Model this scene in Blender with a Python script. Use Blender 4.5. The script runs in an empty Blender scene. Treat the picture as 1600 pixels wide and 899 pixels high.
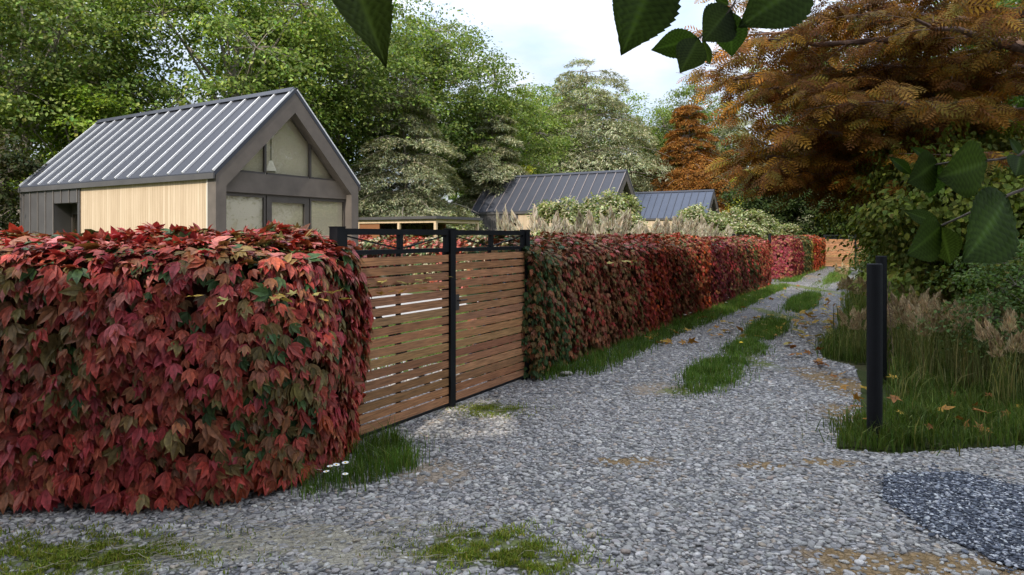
import bpy, math
import numpy as np
from mathutils import Vector, Matrix

R = math.radians
scene = bpy.context.scene
COL = scene.collection

# ------------------------------------------------------------------ camera, sky, sun, exposure
EYE = 1.735
FPX = 1030.0
HOR = 369.0
cam_d = bpy.data.cameras.new('camera')
cam = bpy.data.objects.new('camera', cam_d)
COL.objects.link(cam)
cam.location = (0, 0, EYE)
cam.rotation_euler = (R(90), 0, 0)
cam_d.sensor_width = 36.0
cam_d.lens = FPX / 1600 * 36.0
cam_d.shift_y = -(449.5 - HOR) / 1600
cam_d.clip_start = 0.05
cam_d.clip_end = 2000
scene.camera = cam

SUN_EL = 40.0
SUN_H = np.array([-0.372, -0.928])          # horizontal direction towards the sun
SUN_H = SUN_H / np.linalg.norm(SUN_H)
world = bpy.data.worlds.new('World')
scene.world = world
world.use_nodes = True
wn = world.node_tree
wn.nodes.clear()


def wnode(t, **kw):
    n = wn.nodes.new(t)
    for k, v in kw.items():
        setattr(n, k, v)
    return n


wo = wnode('ShaderNodeOutputWorld')
bg = wnode('ShaderNodeBackground')
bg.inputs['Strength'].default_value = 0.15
sky = wnode('ShaderNodeTexSky')
sky.sky_type = 'NISHITA'
sky.sun_disc = False
sky.sun_elevation = R(SUN_EL)
sky.sun_rotation = math.atan2(SUN_H[0], SUN_H[1])
sky.air_density = 1.0
sky.dust_density = 1.0
tc = wnode('ShaderNodeTexCoord')
sep = wnode('ShaderNodeSeparateXYZ')
wn.links.new(tc.outputs['Generated'], sep.inputs[0])
zadd = wnode('ShaderNodeMath', operation='MAXIMUM')
wn.links.new(sep.outputs['Z'], zadd.inputs[0])
zadd.inputs[1].default_value = 0.0
zad2 = wnode('ShaderNodeMath', operation='ADD')
wn.links.new(zadd.outputs[0], zad2.inputs[0])
zad2.inputs[1].default_value = 0.22
dv = wnode('ShaderNodeVectorMath', operation='DIVIDE')
cmb = wnode('ShaderNodeCombineXYZ')
for i in range(3):
    wn.links.new(zad2.outputs[0], cmb.inputs[i])
wn.links.new(tc.outputs['Generated'], dv.inputs[0])
wn.links.new(cmb.outputs[0], dv.inputs[1])
nz = wnode('ShaderNodeTexNoise')
nz.inputs['Scale'].default_value = 1.7
nz.inputs['Detail'].default_value = 9
nz.inputs['Roughness'].default_value = 0.62
nz.inputs['Distortion'].default_value = 0.25
wn.links.new(dv.outputs[0], nz.inputs['Vector'])
cr = wnode('ShaderNodeValToRGB')
cr.color_ramp.elements[0].position = 0.36
cr.color_ramp.elements[0].color = (0.45, 0.45, 0.45, 1)
cr.color_ramp.elements[1].position = 0.58
cr.color_ramp.elements[1].color = (0.93, 0.93, 0.93, 1)
wn.links.new(nz.outputs['Fac'], cr.inputs[0])
nz2 = wnode('ShaderNodeTexNoise')
nz2.inputs['Scale'].default_value = 3.4
nz2.inputs['Detail'].default_value = 7
wn.links.new(dv.outputs[0], nz2.inputs['Vector'])
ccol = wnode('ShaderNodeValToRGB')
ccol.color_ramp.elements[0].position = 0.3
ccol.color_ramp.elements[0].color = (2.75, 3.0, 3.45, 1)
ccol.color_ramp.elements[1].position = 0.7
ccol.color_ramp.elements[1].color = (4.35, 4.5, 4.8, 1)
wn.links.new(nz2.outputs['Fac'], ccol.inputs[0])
mix = wnode('ShaderNodeMixRGB')
wn.links.new(cr.outputs[0], mix.inputs['Fac'])
wn.links.new(sky.outputs[0], mix.inputs['Color1'])
wn.links.new(ccol.outputs[0], mix.inputs['Color2'])
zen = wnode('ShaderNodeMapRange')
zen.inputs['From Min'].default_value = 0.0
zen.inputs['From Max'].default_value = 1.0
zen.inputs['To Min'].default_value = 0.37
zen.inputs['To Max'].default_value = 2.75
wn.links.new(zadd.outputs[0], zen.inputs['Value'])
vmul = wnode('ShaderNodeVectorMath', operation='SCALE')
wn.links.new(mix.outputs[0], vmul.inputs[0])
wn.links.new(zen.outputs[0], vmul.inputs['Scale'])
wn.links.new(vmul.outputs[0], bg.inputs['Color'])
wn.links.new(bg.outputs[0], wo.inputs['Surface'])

sun_d = bpy.data.lights.new('sun', 'SUN')
sun_d.energy = 2.4
sun_d.angle = R(0.6)
sun_d.color = (1.0, 0.93, 0.82)
sun = bpy.data.objects.new('sun', sun_d)
COL.objects.link(sun)
_e = R(SUN_EL)
sdir = Vector((SUN_H[0] * math.cos(_e), SUN_H[1] * math.cos(_e), math.sin(_e)))
sun.rotation_euler = sdir.to_track_quat('Z', 'Y').to_euler()
sun.location = (0, -20, 30)

vs = scene.view_settings
vs.view_transform = 'Standard'
vs.look = 'None'
vs.gamma = 1.0
vs.use_curve_mapping = False
vs.exposure = 0.97
scene.cycles.use_denoising = True
scene.cycles.caustics_reflective = False
scene.cycles.caustics_refractive = False
scene.cycles.use_adaptive_sampling = False
scene.cycles.sample_clamp_indirect = 3.0
scene.cycles.max_bounces = 8
scene.cycles.transparent_max_bounces = 12

try:
    world.cycles.sampling_method = 'MANUAL'
    world.cycles.sample_map_resolution = 1024
except Exception:
    pass

# ------------------------------------------------------------------ helpers
DU = np.array([0.513, 0.8585]); DU = DU / np.linalg.norm(DU)   # along the lane
DV = np.array([-DU[1], DU[0]])                                 # from the lane towards the houses
ROT = math.atan2(DU[1], DU[0])


def P(u, v):
    return DU * u + DV * v


def gp(x, y):
    """ground point under a place measured on the photograph"""
    Y = EYE * FPX / (y - HOR)
    return np.array([(x - 800) / FPX * Y, Y])


def at(x, y, Y):
    return np.array([(x - 800) / FPX * Y, Y, EYE - (y - HOR) / FPX * Y])


def nrm(a):
    return a / np.maximum(np.linalg.norm(a, axis=-1, keepdims=True), 1e-9)


def fnoise(p, f=1.0, seed=0.0):
    x, y, z = p[..., 0] * f + seed, p[..., 1] * f + seed * 1.7, p[..., 2] * f - seed
    return (np.sin(1.7 * x + 1.3 * np.sin(2.1 * y + z)) + np.sin(2.3 * y + 1.1 * np.sin(1.9 * z + x))
            + np.sin(1.9 * z + 1.7 * np.sin(1.3 * x - y))) / 3.0


def frames(t, n):
    t = nrm(t)
    x = nrm(np.cross(t, n))
    n = np.cross(x, t)
    return np.stack([x, t, n], axis=-1)


class MB:
    def __init__(self):
        self.V, self.F, self.M, self.C, self.n = [], [], [], [], 0

    def add(self, V, F, mat=0, col=None):
        V = np.asarray(V, float).reshape(-1, 3)
        if isinstance(F, np.ndarray):
            groups = [F]
        else:
            d = {}
            for f in F:
                d.setdefault(len(f), []).append(f)
            groups = [np.array(g) for g in d.values()]
        for g in groups:
            self.F.append(g.astype(np.int64) + self.n)
            self.M.append(mat)
        if col is None:
            col = np.ones((len(V), 3))
        col = np.broadcast_to(np.asarray(col, float), (len(V), 3))
        self.V.append(V)
        self.C.append(col)
        self.n += len(V)
        return self

    def box(self, a, b, mat=0, col=None):
        x0, y0, z0 = a
        x1, y1, z1 = b
        V = [(x0, y0, z0), (x1, y0, z0), (x1, y1, z0), (x0, y1, z0), (x0, y0, z1), (x1, y0, z1), (x1, y1, z1), (x0, y1, z1)]
        F = np.array([(0, 3, 2, 1), (4, 5, 6, 7), (0, 1, 5, 4), (1, 2, 6, 5), (2, 3, 7, 6), (3, 0, 4, 7)])
        return self.add(V, F, mat, col)

    def bar(self, p, q, w, h, up=(0, 0, 1), mat=0, col=None):
        """a rectangular bar from p to q, w across, h along up"""
        p, q, up = np.array(p, float), np.array(q, float), np.array(up, float)
        t = nrm(q - p)
        s = nrm(np.cross(t, up))
        u = np.cross(s, t)
        V = [c + s * (i * w / 2) + u * (j * h / 2) for c in (p, q) for i, j in ((-1, -1), (1, -1), (1, 1), (-1, 1))]
        F = np.array([(0, 1, 2, 3), (7, 6, 5, 4), (0, 4, 5, 1), (1, 5, 6, 2), (2, 6, 7, 3), (3, 7, 4, 0)])
        return self.add(V, F, mat, col)

    def tube(self, pts, rad, seg=6, mat=0, col=None, cap=True):
        pts = np.asarray(pts, float)
        k = len(pts)
        rad = np.broadcast_to(np.asarray(rad, float), (k,))
        t = nrm(np.gradient(pts, axis=0))
        ref = np.where(np.abs(t[:, 2:3]) > 0.9, np.array([[1.0, 0, 0]]), np.array([[0, 0, 1.0]]))
        s = nrm(np.cross(t, ref))
        u = np.cross(s, t)
        a = np.arange(seg) * 2 * math.pi / seg
        V = pts[:, None, :] + rad[:, None, None] * (np.cos(a)[None, :, None] * s[:, None, :] + np.sin(a)[None, :, None] * u[:, None, :])
        i = np.arange(k - 1)[:, None] * seg
        j = np.arange(seg)[None, :]
        j2 = (j + 1) % seg
        F = np.stack([i + j, i + j2, i + seg + j2, i + seg + j], -1).reshape(-1, 4)
        self.add(V.reshape(-1, 3), F, mat, col)
        if cap:
            b = self.n - k * seg
            self.F.append(np.array([[b + (k - 1) * seg + q for q in range(seg)][::-1]]))
            self.M.append(mat)
            self.F.append(np.array([[b + q for q in range(seg)]]))
            self.M.append(mat)
        return self

    def prism(self, poly, y0, y1, mat=0, col=None):
        """polygon in x,z pushed from y0 to y1"""
        k = len(poly)
        V = [(x, y0, z) for x, z in poly] + [(x, y1, z) for x, z in poly]
        F = [tuple(range(k)), tuple(range(2 * k - 1, k - 1, -1))]
        F += [(i, (i + 1) % k + 0 * k, (i + 1) % k + k, i + k)[::-1] for i in range(k)]
        return self.add(V, F, mat, col)

    def scatter(self, tpl, pos, Rm, sc, col, mat=0):
        V, F, C = tpl
        n, m = len(pos), len(V)
        if n == 0:
            return self
        sc = np.broadcast_to(np.asarray(sc, float), (n,))
        W = np.einsum('nij,mj->nmi', Rm, V) * sc[:, None, None] + pos[:, None, :]
        cc = col[:, None, :] * C[None, :, None]
        off = (np.arange(n) * m)[:, None, None]
        self.add(W.reshape(-1, 3), (F[None] + off).reshape(-1, F.shape[1]), mat, cc.reshape(-1, 3))
        return self

    def build(self, name, mats, parent=None, smooth=False):
        V = np.concatenate(self.V)
        me = bpy.data.meshes.new(name)
        me.vertices.add(len(V))
        me.vertices.foreach_set('co', V.astype(np.float32).ravel())
        idx = np.concatenate([f.ravel() for f in self.F]).astype(np.int32)
        tot = np.concatenate([np.full(len(f), f.shape[1]) for f in self.F])
        mi = np.concatenate([np.full(len(f), m) for f, m in zip(self.F, self.M)]).astype(np.int32)
        st = (np.cumsum(tot) - tot).astype(np.int32)
        me.loops.add(len(idx))
        me.loops.foreach_set('vertex_index', idx)
        me.polygons.add(len(tot))
        me.polygons.foreach_set('loop_start', st)
        me.polygons.foreach_set('material_index', mi)
        me.polygons.foreach_set('use_smooth', np.full(len(tot), bool(smooth)))
        ca = me.color_attributes.new('Col', 'FLOAT_COLOR', 'POINT')
        C = np.concatenate(self.C)
        ca.data.foreach_set('color', np.concatenate([C, np.ones((len(C), 1))], 1).astype(np.float32).ravel())
        me.update(calc_edges=True)
        me.validate()
        for m in (mats if isinstance(mats, (list, tuple)) else [mats]):
            me.materials.append(m)
        o = bpy.data.objects.new(name, me)
        COL.objects.link(o)
        if parent is not None:
            o.parent = parent
        return o


def tag(o, label=None, cat=None, group=None, kind=None):
    if label:
        o['label'] = label
    if cat:
        o['category'] = cat
    if group:
        o['group'] = group
    if kind:
        o['kind'] = kind
    return o


def empty(name, label, cat, loc=(0, 0, 0), rz=0.0, group=None):
    o = bpy.data.objects.new(name, None)
    COL.objects.link(o)
    o.location = loc
    o.rotation_euler = (0, 0, rz)
    o.empty_display_size = 0.3
    return tag(o, label, cat, group)


def copy_tree(o, parent=None):
    c = o.copy()
    COL.objects.link(c)
    c.parent = parent
    for ch in list(o.children):
        copy_tree(ch, c)
    return c


def dup(root, loc, rz, label, group=None, scale=None):
    c = copy_tree(root)
    c.location = loc
    c.rotation_euler = (0, 0, rz)
    if scale is not None:
        c.scale = scale if hasattr(scale, '__len__') else (scale,) * 3
    c['label'] = label
    if group:
        c['group'] = group
    return c


def in_poly(pts, poly):
    x, y = pts[:, 0], pts[:, 1]
    poly = np.asarray(poly)
    ins = np.zeros(len(pts), bool)
    j = len(poly) - 1
    for i in range(len(poly)):
        xi, yi = poly[i]
        xj, yj = poly[j]
        c = ((yi > y) != (yj > y)) & (x < (xj - xi) * (y - yi) / (yj - yi + 1e-12) + xi)
        ins ^= c
        j = i
    return ins


def sample_poly(rng, poly, n):
    poly = np.asarray(poly)
    lo, hi = poly.min(0), poly.max(0)
    out = np.zeros((0, 2))
    while len(out) < n:
        p = rng.uniform(lo, hi, (max(n * 2, 200), 2))
        out = np.concatenate([out, p[in_poly(p, poly)]])
    return out[:n]


def poly_area(p):
    p = np.asarray(p)
    x, y = p[:, 0], p[:, 1]
    return abs(np.dot(x, np.roll(y, 1)) - np.dot(y, np.roll(x, 1))) / 2


# ------------------------------------------------------------------ materials
class NT:
    def __init__(self, name):
        self.m = bpy.data.materials.new(name)
        self.m.use_nodes = True
        self.t = self.m.node_tree
        self.t.nodes.clear()
        self.out = self.n('ShaderNodeOutputMaterial')

    def n(self, t, **kw):
        nd = self.t.nodes.new(t)
        for k, v in kw.items():
            if k.startswith('i_'):
                nd.inputs[k[2:]].default_value = v
            else:
                setattr(nd, k, v)
        return nd

    def l(self, a, b):
        self.t.links.new(a, b)

    def coord(self, scale=(1, 1, 1)):
        t = self.n('ShaderNodeTexCoord')
        m = self.n('ShaderNodeMapping')
        m.inputs['Scale'].default_value = scale
        self.l(t.outputs['Object'], m.inputs['Vector'])
        return m.outputs[0]

    def noise(self, vec, scale, detail=4, rough=0.55):
        n = self.n('ShaderNodeTexNoise')
        n.inputs['Scale'].default_value = scale
        n.inputs['Detail'].default_value = detail
        n.inputs['Roughness'].default_value = rough
        self.l(vec, n.inputs['Vector'])
        return n.outputs['Fac']

    def ramp(self, fac, stops):
        r = self.n('ShaderNodeValToRGB')
        e = r.color_ramp.elements
        while len(e) < len(stops):
            e.new(0.5)
        for k, (p, c) in enumerate(stops):
            e[k].position = p
            e[k].color = (*c, 1) if len(c) == 3 else c
        self.l(fac, r.inputs[0])
        return r.outputs[0]

    def mixc(self, fac, a, b, mode='MIX'):
        m = self.n('ShaderNodeMixRGB', blend_type=mode)
        for i, v in ((0, fac), (1, a), (2, b)):
            if isinstance(v, bpy.types.NodeSocket):
                self.l(v, m.inputs[i])
            elif i == 0:
                m.inputs[0].default_value = v
            else:
                m.inputs[i].default_value = (*v, 1)
        return m.outputs[0]

    def math(self, op, a, b=None):
        m = self.n('ShaderNodeMath', operation=op)
        for i, v in ((0, a), (1, b)):
            if v is None:
                continue
            if isinstance(v, bpy.types.NodeSocket):
                self.l(v, m.inputs[i])
            else:
                m.inputs[i].default_value = v
        return m.outputs[0]

    def bump(self, h, strength=0.4, dist=0.02):
        b = self.n('ShaderNodeBump')
        b.inputs['Strength'].default_value = strength
        b.inputs['Distance'].default_value = dist
        self.l(h, b.inputs['Height'])
        return b.outputs[0]

    def principled(self, col, rough=0.6, spec=0.4, metal=0.0, normal=None):
        p = self.n('ShaderNodeBsdfPrincipled')
        if isinstance(col, bpy.types.NodeSocket):
            self.l(col, p.inputs['Base Color'])
        else:
            p.inputs['Base Color'].default_value = (*col, 1)
        if isinstance(rough, bpy.types.NodeSocket):
            self.l(rough, p.inputs['Roughness'])
        else:
            p.inputs['Roughness'].default_value = rough
        p.inputs['Specular IOR Level'].default_value = spec
        p.inputs['Metallic'].default_value = metal
        if normal is not None:
            self.l(normal, p.inputs['Normal'])
        return p.outputs[0]

    def done(self, s):
        self.l(s, self.out.inputs['Surface'])
        return self.m


def leaf_mat(name, rough=0.5, spec=0.35, trans=0.3, tcol=(1.0, 1.0, 0.5), nscale=30.0, var=0.35):
    t = NT(name)
    a = t.n('ShaderNodeAttribute', attribute_name='Col')
    v = t.coord()
    nz = t.noise(v, nscale, 3)
    f = t.ramp(nz, [(0.3, (1 - var,) * 3), (0.7, (1 + var,) * 3)])
    c = t.mixc(1.0, a.outputs['Color'], f, 'MULTIPLY')
    p = t.principled(c, rough, spec)
    tr = t.n('ShaderNodeBsdfTranslucent')
    c2 = t.mixc(1.0, c, tcol, 'MULTIPLY')
    t.l(c2, tr.inputs['Color'])
    mx = t.n('ShaderNodeMixShader')
    mx.inputs[0].default_value = trans
    t.l(p, mx.inputs[1])
    t.l(tr.outputs[0], mx.inputs[2])
    return t.done(mx.outputs[0])


M = {}
M['leaf'] = leaf_mat('tree_leaf', 0.6, 0.2, 0.38, (1.2, 1.3, 0.5), 0.6, 0.3)
M['creeper'] = leaf_mat('creeper_leaf', 0.5, 0.3, 0.18, (1.3, 0.7, 0.5), 45.0, 0.32)
M['grass'] = leaf_mat('grass_blade', 0.6, 0.15, 0.35, (1.2, 1.3, 0.5), 2.0, 0.35)
M['needle'] = leaf_mat('needle', 0.65, 0.15, 0.25, (1.2, 1.1, 0.5), 0.7, 0.3)
M['dryleaf'] = leaf_mat('fallen_leaf', 0.6, 0.25, 0.2, (1.1, 0.9, 0.4), 18.0, 0.35)
M['plume'] = leaf_mat('plume', 0.8, 0.1, 0.35, (1.0, 0.95, 0.8), 6.0, 0.2)


def simple(name, col, rough=0.6, spec=0.4, var=0.2, nscale=6.0, bump=0.0, bscale=60.0, metal=0.0, attr=False, stretch=(1, 1, 1)):
    t = NT(name)
    v = t.coord(stretch)
    nz = t.noise(v, nscale, 5)
    f = t.ramp(nz, [(0.3, (1 - var,) * 3), (0.7, (1 + var,) * 3)])
    if attr:
        a = t.n('ShaderNodeAttribute', attribute_name='Col')
        base = t.mixc(1.0, a.outputs['Color'], col, 'MULTIPLY')
    else:
        base = col
    c = t.mixc(1.0, base, f, 'MULTIPLY')
    nb = None
    if bump:
        nb = t.bump(t.noise(v, bscale, 4), bump, 0.01)
    r = t.ramp(nz, [(0.3, (rough * 0.85,) * 3), (0.7, (min(1, rough * 1.15),) * 3)])
    return t.done(t.principled(c, r, spec, metal, nb))


M['bark'] = simple('bark', (0.20, 0.165, 0.135), 0.85, 0.15, 0.35, 9.0, 0.6, 40.0)
M['bark_pale'] = simple('bark_pale', (0.24, 0.205, 0.17), 0.85, 0.15, 0.3, 6.0, 0.5, 30.0)
M['bark_red'] = simple('bark_red', (0.20, 0.13, 0.10), 0.85, 0.2, 0.35, 12.0, 0.6, 60.0)
M['core'] = simple('hedge_stems', (0.085, 0.035, 0.02), 0.95, 0.05, 0.5, 30.0, 1.0, 60.0)
M['black'] = simple('black_metal', (0.007, 0.0075, 0.009), 0.55, 0.25, 0.25, 14.0, 0.15, 180.0)
M['post'] = simple('black_post_paint', (0.006, 0.0065, 0.0075), 0.65, 0.22, 0.4, 20.0, 0.35, 140.0)
M['render'] = simple('brown_render', (0.125, 0.105, 0.088), 0.75, 0.25, 0.16, 3.0, 0.25, 70.0)
M['trim'] = simple('pale_trim', (0.62, 0.57, 0.5), 0.5, 0.4, 0.06)
M['roof'] = simple('roof_metal', (0.042, 0.045, 0.056), 0.55, 0.28, 0.1, 1.6, 0.06, 300.0)
M['seam'] = simple('roof_seam_glint', (0.66, 0.65, 0.64), 0.4, 0.5, 0.06)  # pale colour puts the sun glint on the metal ribs into the base
M['clad'] = simple('dark_cladding', (0.075, 0.07, 0.068), 0.55, 0.4, 0.12, 2.0)
M['cladrib'] = simple('cladding_rib', (0.16, 0.14, 0.125), 0.5, 0.4, 0.1)
M['winframe'] = simple('window_frame', (0.075, 0.064, 0.055), 0.5, 0.4, 0.1)
M['cream'] = simple('cream_plaster', (0.60, 0.55, 0.45), 0.9, 0.1, 0.05, 1.0)
M['shade'] = simple('lamp_shade', (0.85, 0.82, 0.74), 0.8, 0.1, 0.03)
M['concrete'] = simple('foundation', (0.3, 0.29, 0.28), 0.9, 0.1, 0.15)
M['gateboard'] = simple('gate_board', (1, 1, 1), 0.6, 0.3, 0.5, 5.0, 0.3, 30.0, attr=True, stretch=(0.9, 18, 18))
M['pavwood'] = simple('pale_timber', (0.62, 0.46, 0.29), 0.6, 0.3, 0.15, 8.0, stretch=(1, 1, 0.3))
M['pavwall'] = simple('brown_boards', (0.24, 0.105, 0.045), 0.7, 0.2, 0.2, 8.0, stretch=(1, 1, 8))
M['paving'] = simple('pale_paving', (0.33, 0.315, 0.295), 0.85, 0.2, 0.12, 3.0, 0.2, 40.0)
M['petal'] = simple('daisy_petal', (0.82, 0.82, 0.8), 0.6, 0.2, 0.04)
M['yolk'] = simple('daisy_centre', (0.75, 0.52, 0.04), 0.7, 0.2, 0.1)
M['stem'] = simple('green_stem', (0.07, 0.13, 0.03), 0.6, 0.3, 0.2)
M['rock'] = simple('pale_rock', (0.33, 0.30, 0.25), 0.85, 0.2, 0.3, 14.0, 0.6, 40.0)


def wood_mat():
    t = NT('larch_cladding')
    v = t.coord()
    s = t.n('ShaderNodeSeparateXYZ')
    t.l(v, s.inputs[0])
    k = t.math('DIVIDE', s.outputs['Y'], 0.105)
    fl = t.math('FLOOR', k)
    fr = t.math('FRACT', k)
    wnz = t.n('ShaderNodeTexWhiteNoise', noise_dimensions='1D')
    t.l(fl, wnz.inputs['W'])
    base = t.ramp(wnz.outputs['Value'], [(0, (0.50, 0.385, 0.265)), (0.5, (0.56, 0.44, 0.31)), (1, (0.61, 0.49, 0.355))])
    v2 = t.coord((10, 38, 0.9))
    g = t.noise(v2, 1.6, 5, 0.6)
    gr = t.ramp(g, [(0.3, (0.80, 0.77, 0.72)), (0.7, (1.06, 1.05, 1.03))])
    c = t.mixc(1.0, base, gr, 'MULTIPLY')
    gap = t.math('GREATER_THAN', t.math('ABSOLUTE', t.math('SUBTRACT', fr, 0.5)), 0.465)
    c = t.mixc(gap, c, (0.27, 0.18, 0.10))
    hgt = t.math('SUBTRACT', 1.0, gap)
    return t.done(t.principled(c, 0.65, 0.25, 0, t.bump(hgt, 0.6, 0.008)))


M['wood'] = wood_mat()


def glass_mat():
    t = NT('window_glass')
    tr = t.n('ShaderNodeBsdfTransparent')
    tr.inputs[0].default_value = (0.97, 0.96, 0.92, 1)
    gl = t.n('ShaderNodeBsdfGlossy')
    gl.inputs['Roughness'].default_value = 0.0
    gl.inputs['Color'].default_value = (0.9, 0.9, 0.9, 1)
    lw = t.n('ShaderNodeLayerWeight')
    lw.inputs['Blend'].default_value = 0.5
    fac = t.math('ADD', t.math('MULTIPLY', t.math('POWER', lw.outputs['Facing'], 4.0), 0.6), 0.09)
    mx = t.n('ShaderNodeMixShader')
    t.l(fac, mx.inputs[0])
    t.l(tr.outputs[0], mx.inputs[1])
    t.l(gl.outputs[0], mx.inputs[2])
    return t.done(mx.outputs[0])


M['glass'] = glass_mat()


def pebble_mat():
    t = NT('pebble')
    a = t.n('ShaderNodeAttribute', attribute_name='Col')
    v = t.coord()
    nz = t.noise(v, 55, 5, 0.65)
    f = t.ramp(nz, [(0.3, (0.7,) * 3), (0.7, (1.2,) * 3)])
    c = t.mixc(1.0, a.outputs['Color'], f, 'MULTIPLY')
    return t.done(t.principled(c, 0.9, 0.12, 0, t.bump(t.noise(v, 160, 3), 0.35, 0.004)))


M['pebble'] = pebble_mat()

# stains on the gravel: (centre, radius x, radius y, colour kind)
STAINS = []
for (px, py, rx, ry, k) in [(685, 738, 0.30, 0.32, 'sand'), (985, 722, 0.32, 0.14, 'ochre'), (1305, 722, 0.26, 0.13, 'ochre'),
                            (1195, 727, 0.30, 0.12, 'ochre'), (1430, 884, 0.66, 0.20, 'ochre'), (1320, 872, 0.4, 0.14, 'ochre'),
                            (1030, 608, 0.40, 0.35, 'sand'),
                            (480, 845, 0.55, 0.20, 'straw'), (330, 858, 0.42, 0.20, 'straw'), (560, 870, 0.4, 0.12, 'straw'),
                            (120, 872, 0.66, 0.24, 'moss'), (760, 860, 0.40, 0.22, 'moss'), (850, 885, 0.2, 0.09, 'moss'),
                            (765, 640, 0.35, 0.30, 'moss'), (1315, 600, 0.35, 1.1, 'ochre'), (1330, 650, 0.3, 0.5, 'ochre'),
                            (1170, 560, 0.25, 0.9, 'moss'), (1215, 492, 0.22, 1.8, 'moss'), (1262, 450, 0.3, 3.0, 'moss'),
                            (1245, 430, 0.6, 2.0, 'sand'), (1060, 612, 0.25, 0.2, 'moss')]:
    c = gp(px, py)
    STAINS.append((c[0], c[1], rx, ry, k))


def gravel_mat(name, scale, tones, gap, stains=(), dist=0.02):
    t = NT(name)
    v = t.coord()
    wob = t.n('ShaderNodeTexNoise')
    wob.inputs['Scale'].default_value = 9
    t.l(v, wob.inputs['Vector'])
    vv = t.n('ShaderNodeMixRGB', blend_type='LINEAR_LIGHT')
    vv.inputs[0].default_value = 0.035
    t.l(v, vv.inputs[1])
    t.l(wob.outputs['Color'], vv.inputs[2])
    vo = t.n('ShaderNodeTexVoronoi')
    vo.inputs['Scale'].default_value = scale
    t.l(vv.outputs[0], vo.inputs['Vector'])
    ve = t.n('ShaderNodeTexVoronoi', feature='DISTANCE_TO_EDGE')
    ve.inputs['Scale'].default_value = scale
    t.l(vv.outputs[0], ve.inputs['Vector'])
    sepc = t.n('ShaderNodeSeparateColor')
    t.l(vo.outputs['Color'], sepc.inputs[0])
    col = t.ramp(sepc.outputs[0], tones)
    ed = t.ramp(ve.outputs['Distance'], [(0.02, (0, 0, 0)), (0.13, (1, 1, 1))])
    col = t.mixc(ed, gap, col)
    fine = t.ramp(t.noise(v, 70, 4, 0.7), [(0.3, (0.72,) * 3), (0.7, (1.18,) * 3)])
    col = t.mixc(1.0, col, fine, 'MULTIPLY')
    big = t.ramp(t.noise(v, 0.9, 5, 0.6), [(0.35, (0.86, 0.85, 0.83)), (0.65, (1.08, 1.07, 1.06))])
    col = t.mixc(1.0, col, big, 'MULTIPLY')
    edge_n = t.noise(v, 3.2, 6, 0.68)
    kinds = {'sand': (0.30, 0.235, 0.165), 'ochre': (0.23, 0.145, 0.055), 'straw': (0.36, 0.33, 0.25), 'moss': (0.12, 0.14, 0.03)}
    sx = t.n('ShaderNodeSeparateXYZ')
    t.l(v, sx.inputs[0])
    for k, kc in kinds.items():
        acc = None
        for (cx, cy, rx, ry, kk) in stains:
            if kk != k:
                continue
            dx = t.math('DIVIDE', t.math('SUBTRACT', sx.outputs['X'], cx), rx)
            dy = t.math('DIVIDE', t.math('SUBTRACT', sx.outputs['Y'], cy), ry)
            d = t.math('SQRT', t.math('ADD', t.math('MULTIPLY', dx, dx), t.math('MULTIPLY', dy, dy)))
            m = t.math('SUBTRACT', 1.35, d)
            acc = m if acc is None else t.math('MAXIMUM', acc, m)
        if acc is None:
            continue
        s = t.math('ADD', acc, t.math('MULTIPLY', t.math('SUBTRACT', edge_n, 0.5), 2.6))
        f = t.ramp(s, [(0.25, (0, 0, 0)), (0.75, (0.85, 0.85, 0.85))])
        kv = t.ramp(t.noise(v, 26, 5, 0.7), [(0.3, tuple(x * 0.55 for x in kc)), (0.7, tuple(x * 1.35 for x in kc))])
        col = t.mixc(f, col, kv)
    h = t.math('ADD', t.math('MULTIPLY', ed, 1.0), t.math('MULTIPLY', t.noise(v, 90, 3), 0.4))
    return t.done(t.principled(col, 0.85, 0.22, 0, t.bump(h, 0.7, dist)))


GT = [(0.0, (0.115, 0.118, 0.128)), (0.3, (0.21, 0.208, 0.212)), (0.55, (0.27, 0.265, 0.262)), (0.75, (0.34, 0.335, 0.335)), (0.9, (0.29, 0.235, 0.195)), (1.0, (0.46, 0.455, 0.45))]
M['gravel'] = gravel_mat('gravel', 21.0, GT, (0.10, 0.097, 0.093), STAINS)
M['darkgravel'] = gravel_mat('dark_gravel', 52.0, [(0, (0.03, 0.036, 0.052)), (0.5, (0.06, 0.07, 0.095)), (0.8, (0.14, 0.15, 0.175)), (1, (0.42, 0.43, 0.45))], (0.02, 0.023, 0.03), (), 0.012)


def soil_mat(name, a, b, c):
    t = NT(name)
    v = t.coord()
    n1 = t.noise(v, 1.4, 6, 0.65)
    col = t.ramp(n1, [(0.3, a), (0.5, b), (0.7, c)])
    fine = t.ramp(t.noise(v, 45, 4, 0.7), [(0.3, (0.6,) * 3), (0.7, (1.3,) * 3)])
    col = t.mixc(1.0, col, fine, 'MULTIPLY')
    return t.done(t.principled(col, 0.95, 0.1, 0, t.bump(t.noise(v, 60, 4, 0.7), 0.8, 0.03)))


M['ground'] = soil_mat('ground_soil', (0.035, 0.04, 0.015), (0.05, 0.065, 0.02), (0.07, 0.06, 0.03))
M['lawn'] = soil_mat('lawn_turf', (0.06, 0.085, 0.022), (0.08, 0.11, 0.03), (0.10, 0.125, 0.04))
M['moss'] = soil_mat('verge_soil', (0.03, 0.04, 0.012), (0.045, 0.06, 0.018), (0.06, 0.05, 0.022))

# ------------------------------------------------------------------ leaf templates (base at origin, length +y, face +z)


def tpl(V, F, C=None):
    V = np.array(V, float)
    return V, np.array(F), (np.ones(len(V)) if C is None else np.array(C, float))


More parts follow.
